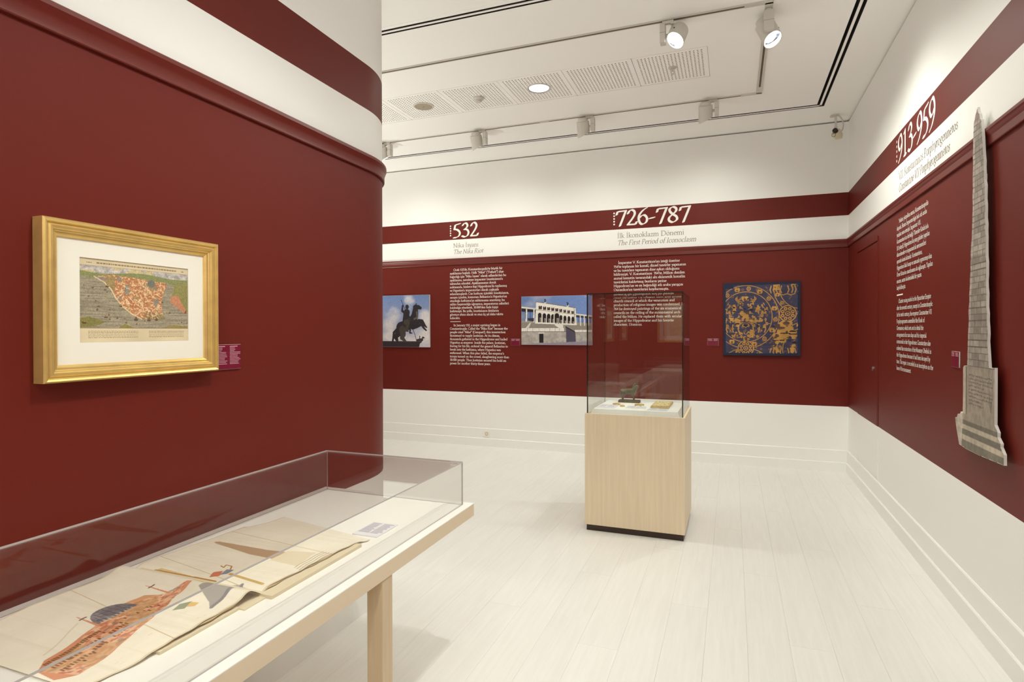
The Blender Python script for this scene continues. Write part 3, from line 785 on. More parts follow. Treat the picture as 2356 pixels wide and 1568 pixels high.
# --- woven textile: roundels with small motifs, gold on blue (generic pattern)
def paint_textile():
    c = Canvas(460, 460, (62, 60, 84)); GOLD = (178, 134, 70); G2 = (150, 108, 58)
    thr = c.noise(4, 120, 2, 21)
    def motif(x, y, s, k, r):
        for _ in range(k):
            a = r.rand() * 6.28; d = r.rand() * s
            c.ell(x + d * math.cos(a), y + d * math.sin(a), s * (.18 + .3 * r.rand()), s * (.15 + .25 * r.rand()), GOLD if r.rand() < .8 else (86, 64, 56), .95)
    def roundel(cx, cy, R, seed):
        r = np.random.RandomState(seed)
        for rr in (R, R * .80): c.ring(cx, cy, rr - .006, rr + .004, GOLD)
        n = 16
        for i in range(n):
            a = 2 * math.pi * i / n + .1; x, y = cx + R * .90 * math.cos(a), cy + R * .90 * math.sin(a); s = R * .068
            if i % 2: c.ell(x - s * .5, y, s * .75, s, GOLD); c.ell(x + s * .5, y, s * .75, s, GOLD); c.ell(x, y + s * .2, s * .35, s * .4, (70, 56, 60))
            else: c.ring(x, y, s * .55, s, GOLD); c.ell(x, y, s * .3, s * .3, GOLD)
    roundel(.30, .47, .43, 1); roundel(1.02, .08, .36, 2); roundel(1.08, .92, .38, 3); roundel(.30, 1.30, .40, 4); roundel(-.30, .9, .3, 5)
    def rosette(x, y, s):
        c.ell(x, y, s * 1.1, s * 1.1, (58, 54, 76)); c.ring(x, y, s * .94, s * 1.08, GOLD)
        for i in range(8):
            a = i * math.pi / 4 + .39; c.ell(x + s * .66 * math.cos(a), y + s * .66 * math.sin(a), s * .22, s * .22, GOLD); c.ell(x + s * .66 * math.cos(a), y + s * .66 * math.sin(a), s * .08, s * .08, (64, 54, 66))
        c.ring(x, y, s * .2, s * .32, GOLD); c.ell(x, y, s * .1, s * .1, GOLD)
    rosette(.30, .90, .10); rosette(.84, .43, .105)
    r = np.random.RandomState(4)
    for _ in range(150):
        x, y = .05 + .9 * r.rand(), .05 + .9 * r.rand(); s_ = .006 + .012 * r.rand()
        if r.rand() < .5: c.ring(x, y, s_ * .5, s_, G2, a=.8)
        else: c.line([(x, y), (x + .05 * (r.rand() - .5), y + .05 * (r.rand() - .5)), (x + .06 * (r.rand() - .5), y + .04 * (r.rand() - .5))], .006, G2, a=.8)
    for sgn in (-1, 1):
        for (x, y, s, k) in ((.06, .30, .035, 10), (.15, .36, .05, 12), (.10, .52, .05, 14), (.20, .52, .04, 12), (.24, .60, .03, 8), (.08, .70, .05, 14), (.16, .73, .03, 9)):
            motif(.30 + sgn * x, y, s, k, r)
        for j in range(3):
            x = .30 + sgn * (.09 + .08 * j); c.line([(x, .58), (x + sgn * .01, .64), (x - sgn * .005, .68)], .016, GOLD)
    for _ in range(46):
        dx, dy = .02 + .29 * r.rand(), .16 + .62 * r.rand()
        if math.hypot(dx, dy - .47) > .31: continue
        a = r.rand() * 3.1; L_ = .012 + .022 * r.rand()
        for sgn in (-1, 1):
            x = .30 + sgn * dx
            c.ell(x, dy, L_ * .55, L_ * .8, (70, 54, 50)); c.ell(x, dy, L_ * .45, L_ * .68, GOLD); c.line([(x, dy), (x + sgn * L_ * 1.8 * math.cos(a), dy + L_ * 1.8 * math.sin(a))], (.012, .004), GOLD)
            c.ell(x, dy, L_ * .14, L_ * .2, (64, 56, 66))
    motif(.30, .22, .05, 14, r); motif(.30, .45, .07, 18, r); motif(.30, .78, .05, 12, r)
    for (bx, by) in ((.80, .06), (.80, .90)):
        for sgn in (-1, 1):
            motif(bx + sgn * .10, by, .05, 16, r)
            for lx in (.04, .09, .13, .17): c.line([(bx + sgn * lx, by), (bx + sgn * (lx + .015), by + .05), (bx + sgn * lx, by + .09)], .014, GOLD)
    c.line([(.73, .165), (.78, .18), (.83, .165), (.88, .18), (.93, .165)], .012, GOLD)
    motif(.80, .63, .10, 70, r); motif(.74, .76, .08, 40, r); motif(.88, .70, .07, 34, r)
    for i in range(14):
        x, y = .62 + .3 * r.rand(), .58 + .25 * r.rand(); c.rect(x, y, x + .03 + .08 * r.rand(), y + .006 + .008 * r.rand(), (28, 26, 32))
    for i in range(7):
        x, y = .1 + .4 * r.rand(), .3 + .35 * r.rand(); c.ell(x, y, .015 + .02 * r.rand(), .01, (34, 34, 40))
    c.mod(thr, .10); c.mod(c.noise(9, 9, 3, 6), .14)
    # frayed edge on the navy mount
    d = np.minimum(np.minimum(c.X - .035, .965 - c.X), np.minimum(c.Y - .035, .965 - c.Y)) + (c.noise(40, 40, 2, 13) - .5) * .016
    c.put(d < 0, (34, 40, 62)); c.put((c.X < .14) & (c.Y < .08 + .3 * (.14 - c.X) * 0), (34, 40, 62))
    return c
# --- old bird's-eye town map (generic)
def paint_map():
    c = Canvas(620, 430, (212, 196, 164)); r = np.random.RandomState(12)
    pap = c.noise(5, 5, 4, 2); c.mod(pap, .06)
    def inmap(x, y): return x, .085 + .745 * y
    M = (c.Y > .085) & (c.Y < .83)
    sea = c.noise(6, 90, 3, 31)
    c.put(M, (150, 140, 120)); c.mod(sea, .22, M)
    hz = .16 + .02 * np.sin(c.X * 9)
    c.put(M & (c.Y < hz), (178, 172, 168)); c.mod(c.noise(30, 22, 3, 8), .24, M & (c.Y < hz))
    c.put(M & (c.Y < hz) & (c.noise(12, 10, 2, 4) > .6), (206, 182, 120), .6)
    c.put(M & (c.Y >= hz - .01) & (c.Y < hz + .05 + .02 * c.X), (134, 138, 92)); 
    land = lambda pts, col, a=1.0: c.put(c.mask_poly([inmap(*p) for p in pts]) & M, col, a)
    town = [(.12, .17), (.28, .12), (.55, .15), (.80, .19), (.765, .28), (.73, .45), (.725, .62), (.74, .78), (.70, .83), (.53, .84), (.44, .76), (.36, .64), (.30, .50), (.26, .36), (.20, .25)]
    land(town, (186, 134, 94))
    land([(.56, .72), (.72, .72), (.77, .83), (.68, .86), (.55, .83)], (140, 128, 92))
    land([(.87, .18), (1, .16), (1, .74), (.94, .66), (.86, .50), (.83, .40)], (140, 134, 84))
    land([(.82, .42), (.90, .40), (.93, .52), (1, .72), (.97, .73), (.82, .54)], (190, 130, 100))
    land([(0, .84), (.08, .82), (.22, .90), (.12, .97), (0, .99)], (128, 122, 70)); land([(.32, 1), (.38, .93), (.47, 1)], (140, 130, 70)); land([(.72, 1), (.84, .94), (1, .97), (1, 1)], (146, 128, 78))
    inside = c.mask_poly([inmap(*p) for p in town]) & M
    k = c.noise(52, 56, 2, 3) * .6 + c.noise(120, 90, 1, 23) * .4
    c.put(inside & (k > .56), (220, 190, 150), .8); c.put(inside & (k < .42), (172, 104, 72), .7); c.put(inside & (c.noise(7, 6, 2, 15) > .66), (146, 132, 90), .75)
    c.put(inside & (c.noise(14, 12, 1, 19) > .84), (132, 130, 124), .8)
    for _ in range(22):
        x, y = .25 + .45 * r.rand(), .2 + .5 * r.rand(); p = [inmap(x, y)]
        for _ in range(4): x += .07 * (r.rand() - .4); y += .09 * (r.rand() - .3); p.append(inmap(x, y))
        c.put(inside, (0, 0, 0), 0); tmp = c.a.copy(); c.line(p, .004, (226, 204, 170), .7); c.a = np.where(inside[..., None], c.a, tmp)
    c.line([inmap(*p) for p in town[9:] + town[:1]], .010, (214, 192, 156), .7)
    c.ell(.625, .085 + .745 * .22, .036, .05, (112, 112, 110), .9)
    for _ in range(64):
        x, y = r.rand(), .2 + .78 * r.rand()
        px, py = inmap(x, y); ii, jj = min(int(py * c.h), c.h - 1), min(int(px * c.w), c.w - 1)
        if inside[ii, jj] or (x > .8 and y < .6): continue
        s = .007 + .017 * r.rand() ** 2
        c.poly([(px - s, py), (px + s, py), (px + s * .6, py + s * .9), (px - s * .6, py + s * .9)], (88, 68, 46)); c.poly([(px, py - s * 1.9), (px + s * .7, py - .002), (px - s * .6, py - .002)], (150, 122, 84) if r.rand() < .5 else (104, 88, 66))
    c.mod(c.noise(150, 110, 2, 17), .16, M)
    c.line([(0, .085), (1, .085)], .003, (96, 76, 52), .7); c.line([(0, .83), (1, .83)], .003, (96, 76, 52), .7)
    def dash(x0, x1, y, hgt, col):
        x = x0
        while x < x1:
            wd = .006 + .02 * r.rand(); c.rect(x, y, min(x + wd, x1), y + hgt, col, .8); x += wd + .005
    dash(.06, .10, .045, .010, (120, 96, 70)); dash(.14, .88, .040, .016, (120, 96, 70)); dash(.93, .96, .045, .010, (120, 96, 70))
    for i in range(7): dash(.07, .50, .862 + .0135 * i, .005, (140, 118, 90)); dash(.60, .955, .862 + .0135 * i, .005, (140, 118, 90))
    return c

# ------------------------------------------------------------------ pictures on the walls
def wall_board(name, label, x0, x1, z0, z1, cv, bm_mat, depth=.028):
    t = thing(name, label, 'picture', ((x0 + x1) / 2, YB - .004, z0))
    hw, hh = (x1 - x0) / 2, z1 - z0
    MB().box(-hw, hw, -depth, 0, 0, hh).build('board', bm_mat, t)
    picture(cv, lambda X, Y: (-hw + X * 2 * hw, 0 * X - depth - .0008, hh * (1 - Y)), 'print', t)
    return t
wall_board('photograph_board', 'square photograph board of a bronze rider statue against cloudy sky', -4.745, -3.920, 1.318, 2.046, paint_rider(), M_BOARD)
wall_board('photograph_board', 'wide photograph board of a white arcaded building under blue sky', -2.566, -1.632, 1.362, 1.988, paint_building(), M_BOARD)
wall_board('textile_board', 'navy board showing a gold and blue roundel textile, right of the glass case', -.092, .712, 1.258, 2.088, paint_textile(), M_NAVY)

def framed(name, label, loc, W, H, cv=None, mg=(.0, .0, 0, 0)):
    """frame on the left wall: local u along +Y, v up, depth along +X; origin at the lower corner on the wall"""
    t = thing(name, label, 'picture', loc)
    prof = [(0, 0), (0, .044), (.005, .050), (.011, .047), (.014, .041), (.017, .041), (.022, .0455), (.029, .0445), (.033, .037), (.0355, .0375), (.038, .034), (.044, .033), (.050, .027), (.052, .020), (.052, 0)]
    cs = [((0, 0), (1, 1)), ((W, 0), (-1, 1)), ((W, H), (-1, -1)), ((0, H), (1, -1))]
    for i in range(4):
        (a, da), (b, db) = cs[i], cs[(i + 1) % 4]
        n = len(prof); vs = [(d, a[0] + da[0] * o, a[1] + da[1] * o) for o, d in prof] + [(d, b[0] + db[0] * o, b[1] + db[1] * o) for o, d in prof]
        MB().add(vs, [(k, (k + 1) % n, n + (k + 1) % n, n + k) for k in range(n)] + [tuple(range(n)), tuple(range(n, 2 * n))]).build('frame_rail', M_GOLD, t, smooth=20)
    y0, y1, z0, z1 = mg
    mb = MB()
    for (a, b, c_, d) in ((.05, W - .05, .05, z0), (.05, W - .05, z1, H - .05), (.05, y0, z0, z1), (y1, W - .05, z0, z1)):
        mb.box(.018, .022, a, b, c_, d)
    mb.build('mat_board', M_MAT, t)
    if cv is not None:
        picture(cv, lambda X, Y: (0 * X + .0185, y0 + X * (y1 - y0), z1 - Y * (z1 - z0)), 'print', t)
    return t
framed('framed_map', 'gilt-framed coloured town map with wide white mat', (XL + .002, 1.106, 1.397), .618, .488, paint_map(), (.117, .503, .118, .383))
cvp = Canvas(60, 44, (196, 170, 128)); cvp.mod(cvp.noise(6, 6, 3, 4), .2)
framed('framed_print', 'gilt-framed sepia print further along the red wall, seen mirrored in the glass case', (XL + .002, -.95, 1.36), .62, .56, cvp, (.12, .50, .13, .43))

cvq = Canvas(60, 60, (214, 196, 158)); cvq.mod(cvq.noise(7, 7, 3, 14), .2)
fr2 = framed('framed_print', 'large gilt-framed sheet on the rear wall, seen mirrored in the glass case', (-.75, YR + .002, 1.30), .66, .80, cvq, (.12, .54, .13, .67))
fr2.rotation_euler = (0, 0, math.pi / 2)
# caption plates
def plate(label, loc, side, w_=.126, h_=.098, cols=2, seed=0, full=True):
    t = thing('caption_plate', label, 'sign', loc)
    r = random.Random(seed)
    def bx(mb, u0, u1, v0, v1, d0, d1):
        if side == 'left': mb.box(d0, d1, u0, u1, v0, v1)
        elif side == 'back': mb.box(u0, u1, -d1, -d0, v0, v1)
        else: mb.box(-d1, -d0, -u1, -u0, v0, v1)
        return mb
    bx(MB(), 0, w_, 0, h_, 0, .0055).build('backing', M_BOARD, t)
    bx(MB(), .0008, w_ - .0008, .0008, h_ - .0008, .0055, .0068).build('plate_face', M_PLATE, t)
    mb = MB(); nl = 13 if full else 4
    for cidx in range(2):
        u0 = .008 + cidx * w_ * .5
        for k in range(nl):
            v = h_ - .009 - k * .0058; L = w_ * (.30 + .12 * r.random()) * (.55 if (k in (1, 2, 3) and full) else 1)
            bx(mb, u0, u0 + L, v, v + (.0030 if k == 0 else .0019), .0068, .0072)
    mb.build('plate_print', M_PLATETXT, t)
    return t
plate('magenta caption plate on the wall right of the gilt-framed map', (XL + .001, 1.741, 1.395), 'left', .131, .100, seed=1)
plate('small magenta caption plate left of the arcaded building photograph', (-2.722, YB - .001, 1.349), 'back', .124, .090, seed=2, full=False)
plate('small magenta caption plate left of the roundel textile board', (-.267, YB - .001, 1.366), 'back', .124, .084, seed=3, full=False)
plate('magenta caption plate with white edge left of the obelisk cut-out', (XR - .001, 4.010, 1.338), 'right', .118, .088, seed=4, full=False)

# ------------------------------------------------------------------ obelisk cut-out (printed board on the right wall)
OB = [(3.606, 2.673), (3.600, 2.655), (3.590, 2.640), (3.578, 2.630), (3.572, 2.606), (3.556, 2.594), (3.540, 2.50), (3.522, 2.380), (3.504, 2.162), (3.497, 1.970), (3.485, 1.693), (3.467, 1.460), (3.451, 1.364),
      (3.386, 1.368), (3.386, 1.100), (3.350, 1.067), (3.352, 1.046), (3.316, 1.022), (3.319, 1.006), (3.284, .977), (3.283, .928), (3.575, .917), (3.751, .917), (3.846, .924), (3.887, 1.003), (3.908, 1.062), (3.880, 1.066), (3.868, 1.086), (3.838, 1.090), (3.822, 1.105), (3.792, 1.100),
      (3.790, 1.345), (3.775, 1.357), (3.732, 1.359), (3.719, 1.544), (3.697, 1.793), (3.670, 2.083), (3.664, 2.307), (3.660, 2.507), (3.651, 2.612), (3.640, 2.622), (3.629, 2.645), (3.618, 2.655)]
def jag(P):
    r = random.Random(5); out = []
    for (a, b) in zip(P, P[1:] + P[:1]):
        out.append(a)
        L = math.hypot(b[0] - a[0], b[1] - a[1])
        if L > .12 and a[1] > 1.36 and b[1] > 1.36:
            n = int(L / .030)
            for i in range(1, n):
                f = i / n; out.append((a[0] + (b[0] - a[0]) * f + r.uniform(-.0045, .0045), a[1] + (b[1] - a[1]) * f))
    return out
OBJ = jag(OB)
OF = .983
oby = lambda y: y * OF - 3.6 * OF
obz = lambda z: (z - .917) * OF
ob = thing('obelisk_cutout', 'tall grey cut-out print of a masonry obelisk on a stepped base', 'wall print', (XR - .0275, 3.6 * OF, 1.55 + (.917 - 1.55) * OF))
TH = .011
n = len(OBJ)
vs = [(0, oby(y), obz(z)) for y, z in OBJ] + [(-TH, oby(y), obz(z)) for y, z in OBJ]
MB().add(vs, [tuple(range(n)), tuple(range(n, 2 * n))] + [(k, (k + 1) % n, n + (k + 1) % n, n + k) for k in range(n)]).build('board', M_BOARD, ob)
def paint_obelisk():
    y0, y1, z0, z1 = 3.27, 3.92, .91, 2.69
    c = Canvas(190, 520, (150, 138, 126)); r = np.random.RandomState(9)
    U = lambda y: (y1 - y) / (y1 - y0); V = lambda z: (z1 - z) / (z1 - z0)
    keep = c.mask_poly([(U(y), V(z)) for y, z in OBJ])
    Z = z1 - c.Y * (z1 - z0); Yw = y1 - c.X * (y1 - y0)
    shaft = Z > 1.358
    # courses of ashlar blocks
    z = 1.36; row = 0
    le = lambda z: np.interp(z, [1.36, 1.544, 1.793, 2.083, 2.307, 2.507, 2.67], [3.735, 3.719, 3.697, 3.670, 3.666, 3.66, 3.61])
    ri = lambda z: np.interp(z, [1.36, 1.46, 1.693, 1.97, 2.162, 2.38, 2.59], [3.451, 3.467, 3.485, 3.497, 3.504, 3.522, 3.56])
    while z < 2.67:
        hgt = .034 - .007 * (z - 1.36) / 1.3
        L, R_ = le(z), ri(z); sd = L - .032
        c.put(shaft & (abs(Z - z) < .0022), (92, 82, 76), .9)
        y = sd + (row % 2) * .03
        while y > R_ - .05:
            wd = .055 + .035 * r.rand()
            base = 128 + 36 * r.rand()
            c.put((Z > z + .0025) & (Z < z + hgt - .002) & (Yw < y - .002) & (Yw > y - wd + .002), (base, base * .94, base * .88))
            c.put((Z > z) & (Z < z + hgt) & (abs(Yw - (y - wd)) < .0022), (96, 86, 80), .9)
            y -= wd
        c.put((Z > z) & (Z < z + hgt) & (Yw > sd), (166, 154, 145)); c.put((Z > z) & (Z < z + hgt) & (abs(Yw - sd) < .0025), (112, 100, 92), .9)
        c.put((Z > z) & (Z < z + .003) & (Yw > sd), (124, 112, 104), .9)
        z += hgt; row += 1
    c.put((Z > 2.60), (140, 118, 116), .7)
    c.put((abs(Z - 1.905) < .02), (96, 86, 80), .35)
    # pedestal block
    pb = (Z <= 1.358) & (Z > 1.10)
    c.put(pb, (146, 135, 123)); c.put(pb & (Yw > 3.742), (180, 168, 152)); c.put(pb & (abs(Yw - 3.742) < .006), (104, 96, 84)); c.put(pb & (abs(Yw - 3.72) < .003), (124, 114, 102))
    c.ring(U(3.43), V(1.32), .028, .036, (118, 108, 98), .37); 
    # stepped base: treads and risers
    for (za, zb, col) in ((1.062, 1.10, (148, 138, 124)), (1.04, 1.068, (110, 104, 94)), (1.015, 1.044, (174, 163, 146)), (.985, 1.018, (112, 106, 96)), (.958, .99, (178, 167, 150)), (.91, .962, (120, 114, 102))):
        sl = (Yw - 3.33) * .035
        c.put((Z - sl * 0 > za) & (Z <= zb) & (Z <= 1.10), col)
    c.put((Z < 1.10) & (Yw > 3.80 + (1.0 - Z) * .1), (190, 180, 166), .8)
    c.mod(c.noise(30, 80, 3, 3), .12); c.mod(c.noise(4, 9, 2, 6), .08)
    # worn inscription, too worn to read
    for k in range(9):
        zz = 1.315 - .0185 * k - .004; y = 3.705
        while y > (3.42 if k not in (3, 7, 8) else 3.52):
            L = .006 + .010 * r.rand(); dz = .004 * r.rand() - (3.7 - y) * .02
            c.put((abs(Z - zz - dz) < .0026 + .002 * r.rand()) & (Yw < y) & (Yw > y - L), (88, 78, 70), .85); y -= L + .004 + .004 * r.rand()
    return c, keep, (y0, y1, z0, z1)
cv, keep, (oy0, oy1, oz0, oz1) = paint_obelisk()
picture(cv, lambda X, Y: (0 * X - TH - .0008, oby(oy1 - X * (oy1 - oy0)), obz(oz1 - Y * (oz1 - oz0))), 'print', ob, keep=keep)
for zz_ in (1.15, 1.7, 2.3):
    MB().box(0, .0265, oby(3.60) - .008, oby(3.60) + .008, obz(zz_), obz(zz_) + .03).build('spacer', M_BOARD, ob)

# ------------------------------------------------------------------ low display table with acrylic cover
TT, TB = .780, .725
tx0, tx1, ty0, ty1 = -1.879, -1.076, -.10, 2.376
tbl = thing('display_table', 'long beige display table with white top and clear acrylic cover by the left wall', 'display table', (-1.48, 1.14, 0))
ox, oy = -1.48, 1.14
MB().box(tx0 - ox, tx1 - ox, ty0 - oy, ty1 - oy, TB, TT - .003).build('table_slab', M_SLAB, tbl, bevel=.0015)
MB().box(tx0 - ox, tx1 - ox, ty0 - oy, ty1 - oy, TT - .003, TT).build('table_top', M_SLABTOP, tbl)
for lx in (tx0 + .003, tx1 - .063):
    for ly in (.62, 1.65):
        MB().box(lx - ox, lx + .06 - ox, ly - oy, ly + .06 - oy, 0, TB).build('leg', M_LEG, tbl, bevel=.001)
ax0, ax1, ay0, ay1 = -1.843, -1.113, -.062, 2.340
AZ = .970
dk = MB().frustum((ax0 + .012 - ox, ax1 - .012 - ox, ay0 + .012 - oy, ay1 - .012 - oy), (ax0 + .045 - ox, ax1 - .045 - ox, ay0 + .045 - oy, ay1 - .045 - oy), TT, TT + .012)
dk.build('deck', M_DECK, tbl)
def pane(parent, name, x0, x1, y0, y1, z0, z1, thin, glass, edge):
    """a sheet of glass: two clear faces, dark edges"""
    mb = MB().box(x0, x1, y0, y1, z0, z1)
    ax = {'x': (3, 5), 'y': (2, 4), 'z': (0, 1)}[thin]
    mb.mi = [0 if k in ax else 1 for k in range(6)]
    return mb.build(name, [glass, edge], parent)
at = .005
pane(tbl, 'acrylic_pane', ax1 - at - ox, ax1 - ox, ay0 - oy, ay1 - oy, TT + .0008, AZ - at, 'x', M_ACRYL, M_ACRED)
pane(tbl, 'acrylic_pane', ax0 - ox, ax0 + at - ox, ay0 - oy, ay1 - oy, TT + .0008, AZ - at, 'x', M_ACRYL, M_ACRED)
pane(tbl, 'acrylic_pane', ax0 + at - ox, ax1 - at - ox, ay1 - at - oy, ay1 - oy, TT + .0008, AZ - at, 'y', M_ACRYL, M_ACRED)
pane(tbl, 'acrylic_pane', ax0 + at - ox, ax1 - at - ox, ay0 - oy, ay0 + at - oy, TT + .0008, AZ - at, 'y', M_ACRYL, M_ACRED)
pane(tbl, 'acrylic_lid', ax0 - ox, ax1 - ox, ay0 - oy, ay1 - oy, AZ - at, AZ, 'z', M_ACRYL, M_ACRED)
DZ = TT + .012
# a second table by the rear wall, seen mirrored in the glass case
tb2 = copy_tree(tbl)
tb2.location = (-.35, -2.72, 0); tb2.rotation_euler = (0, 0, math.pi / 2)
tb2['label'] = 'second display table with acrylic cover by the rear wall, seen mirrored in the glass case'

# open album with fold-out drawing
al = thing('album', 'open album with a fold-out drawing of a red building, inside the acrylic cover', 'book', (-1.48, 1.3, DZ))
bx_, by_ = -1.48, 1.3
MB().box(-1.745 - bx_, -1.214 - bx_, 1.300 - by_, 1.728 - by_, 0, .011).build('cover_board', M_COVER, al, bevel=.001)
MB().box(-1.750 - bx_, -1.252 - bx_, .985 - by_, 1.222 - by_, 0, .008).build('cover_board', M_COVER, al, bevel=.001)
MB().box(-1.745 - bx_, -1.235 - bx_, 1.222 - by_, 1.300 - by_, 0, .004).build('spine', M_COVER, al)
def page_h(Y, k=0.0):
    # height of the paper over the deck along the book
    h = .0165 + .016 * np.exp(-((Y - 1.258) / .030) ** 2) - .007 * np.exp(-((Y - 1.305) / .016) ** 2)
    h = np.where(Y < 1.02, .0045 + (h - .0045) * np.clip((Y - .90) / .12, 0, 1) ** 1.3, h)
    h = np.where(Y > 1.70, .004 + (h - .004) * np.clip((1.80 - Y) / .10, 0, 1) ** 1.3, h)
    return h + .0006 * np.sin(Y * 47 + k) - k * .0011
YK = [.822, .95, 1.12, 1.39, 1.65, 1.89]
XBACK = [-1.785, -1.782, -1.775, -1.764, -1.735, -1.700]
XFRONT = [-1.290, -1.256, -1.260, -1.256, -1.238, -1.222]
def sheet(cv, name, y0, y1, dxf=0, dxb=0, k=0.0, skew=.10, edge=True):
    def fn(X, Y):
        yy = y0 + X * (y1 - y0)
        xb = np.interp(yy, YK, XBACK) + dxb; xf = np.interp(yy, YK, XFRONT) + dxf
        wob = .0025 * np.sin(yy * 31 + k * 2) + .0018 * np.sin(yy * 83 + k)
        xx = xb + Y * (xf + wob - xb)
        sk = np.where(yy > 1.75, -(Y - 0.0) * skew * np.clip((yy - 1.75) / .14, 0, 1), 0)
        return xx - bx_, yy + sk - by_, page_h(yy, k)
    return picture(cv, fn, name, al)
def paint_album():
    y0, y1 = .822, 1.89
    c = Canvas(900, 420, (238, 231, 213)); r = np.random.RandomState(3)
    c.mod(c.noise(5, 4, 4, 1), .035); c.mod(c.noise(20, 60, 2, 2), .012)
    U = lambda y: (y - y0) / (y1 - y0)
    def V(x, y):
        xb, xf = np.interp(y, YK, XBACK), np.interp(y, YK, XFRONT); return float((x - xb) / (xf - xb))
    P = lambda x, y: (U(y), V(x, y)); asp = .47
    BR = (186, 156, 104)
    # creases and stained borders of the sheets
    for ya, yb_ in ((1.118, 1.03), (1.385, 1.285), (1.655, 1.52)):
        pass
    for (a, b) in (((-1.775, 1.118), (-1.26, 1.03)), ((-1.735, 1.655), (-1.238, 1.60)), ((-1.764, 1.39), (-1.256, 1.30))):
        c.line([P(*a), P(*b)], .0028, BR, asp, .6)
    c.put((c.Y < .012) | (c.Y > .985), BR, .35)
    for i in range(26):
        u = .02 + .96 * r.rand(); c.line([(u, 0), (u + .02 * (r.rand() - .5), 1)], .004 + .01 * r.rand(), (226, 216, 192), asp, .22)
    RD = (214, 146, 112); R2 = (204, 120, 90); TN = (190, 146, 92)
    # long red building with a dome
    c.poly([P(-1.44, .835), P(-1.475, .87), P(-1.485, .93), P(-1.505, 1.01), P(-1.50, 1.10), P(-1.49, 1.18), P(-1.485, 1.255), P(-1.468, 1.26), P(-1.455, 1.19), P(-1.425, 1.14), P(-1.40, 1.07), P(-1.36, .97), P(-1.345, .86), P(-1.37, .828)], RD)
    c.poly([P(-1.52, 1.02), P(-1.55, 1.09), P(-1.545, 1.17), P(-1.50, 1.19), P(-1.46, 1.13), P(-1.46, 1.05)], (212, 158, 116))
    msk = c.mask_poly([P(-1.44, .835), P(-1.505, 1.01), P(-1.54, 1.10), P(-1.485, 1.255), P(-1.425, 1.14), P(-1.345, .86)])
    k = c.noise(110, 70, 2, 7); c.put(msk & (k > .58), (232, 198, 166), .7); c.put(msk & (k < .36), (176, 108, 78), .6); c.put(msk & (c.noise(70, 40, 1, 5) > .84), (134, 122, 112), .6)
    c.put(msk & (c.noise(22, 10, 1, 6) > .62), (198, 158, 112), .6)
    for (xa, ya, xb2, yb2) in ((-1.455, .86, -1.47, 1.0), (-1.425, .86, -1.44, 1.05), (-1.395, .86, -1.42, 1.04)):
        m_ = 22
        for i in range(m_):
            f = i / m_; p = P(xa + (xb2 - xa) * f, ya + (yb2 - ya) * f); c.rect(p[0] - .0028, p[1] - .014, p[0] + .0018, p[1] + .012, (120, 84, 50), .8)
    # dome: rises towards the back of the sheet
    dome = [P(-1.505 - .075 * math.sin(t), 1.068 - .055 * math.cos(t)) for t in [math.pi * i / 14 for i in range(15)]]
    c.poly(dome, (120, 120, 124))
    dm = c.mask_poly(dome); du = U(1.068)
    c.put(dm & (c.X < du - .012), (150, 150, 152), .7); c.put(dm & (c.noise(90, 50, 2, 31) > .56), (94, 94, 100), .5)
    for i in range(9): c.rect(U(1.02 + .0105 * i), V(-1.508, 1.06) - .012, U(1.02 + .0105 * i) + .004, V(-1.508, 1.06) + .006, (210, 206, 198), .8)
    for i in range(9):
        t = math.pi * (i + 1) / 10; c.line([P(-1.507, 1.068 - .050 * math.cos(t)), P(-1.505 - .068 * math.sin(t), 1.068 - .045 * math.cos(t))], .0018, (70, 70, 76), asp, .8)
    for _ in range(34):        # small roofs and windows of the building
        y = .88 + .33 * r.rand(); x = -1.395 - .10 * (y - .86) / .36 + .05 * (r.rand() - .5); p = P(x, y); q_ = r.rand()
        if not msk[min(int(p[1] * c.h), c.h - 1), min(int(p[0] * c.w), c.w - 1)]: continue
        if q_ < .5: c.poly([(p[0] - .007, p[1]), (p[0] + .007, p[1] - .006), (p[0] + .010, p[1] + .020), (p[0] - .004, p[1] + .024)], (226, 176, 140), .9)
        else: c.rect(p[0] - .0022, p[1] - .010, p[0] + .0022, p[1] + .010, (116, 72, 54), .85)
    # minarets
    for (a, b) in (((-1.592, 1.018), (-1.50, 1.010)), ((-1.596, 1.212), (-1.492, 1.203))):
        c.line([P(*a), P(*b)], (.002, .0065), RD, asp); c.line([P(a[0] + .022, a[1] - .006), P(a[0] + .022, a[1] + .008)], .006, (110, 92, 86), asp)
    c.line([P(-1.50, .885), P(-1.53, .95), P(-1.56, 1.0)], .004, (200, 186, 160), asp, .5)
    # first obelisk with grey block
    c.poly([P(-1.695, 1.308), P(-1.675, 1.325), P(-1.445, 1.312), P(-1.43, 1.262), P(-1.665, 1.296)], (216, 192, 142)); c.line([P(-1.69, 1.314), P(-1.44, 1.316)], .004, (176, 130, 60), asp)
    ms = c.mask_poly([P(-1.675, 1.31), P(-1.44, 1.305), P(-1.43, 1.272), P(-1.665, 1.302)]); c.put(ms & (c.noise(90, 50, 1, 3) > .6), (176, 146, 96), .8)
    c.poly([P(-1.43, 1.245), P(-1.415, 1.30), P(-1.345, 1.322), P(-1.325, 1.305), P(-1.305, 1.175), P(-1.335, 1.20)], (168, 162, 154)); c.line([P(-1.345, 1.322), P(-1.305, 1.18)], .010, (136, 132, 134), asp)
    # second obelisk
    c.poly([P(-1.705, 1.552), P(-1.692, 1.562), P(-1.47, 1.558), P(-1.40, 1.565), P(-1.40, 1.50), P(-1.50, 1.505), P(-1.69, 1.543)], (178, 146, 112), .85)
    c.poly([P(-1.40, 1.49), P(-1.40, 1.575), P(-1.30, 1.595), P(-1.285, 1.48)], (222, 208, 176), .8); 
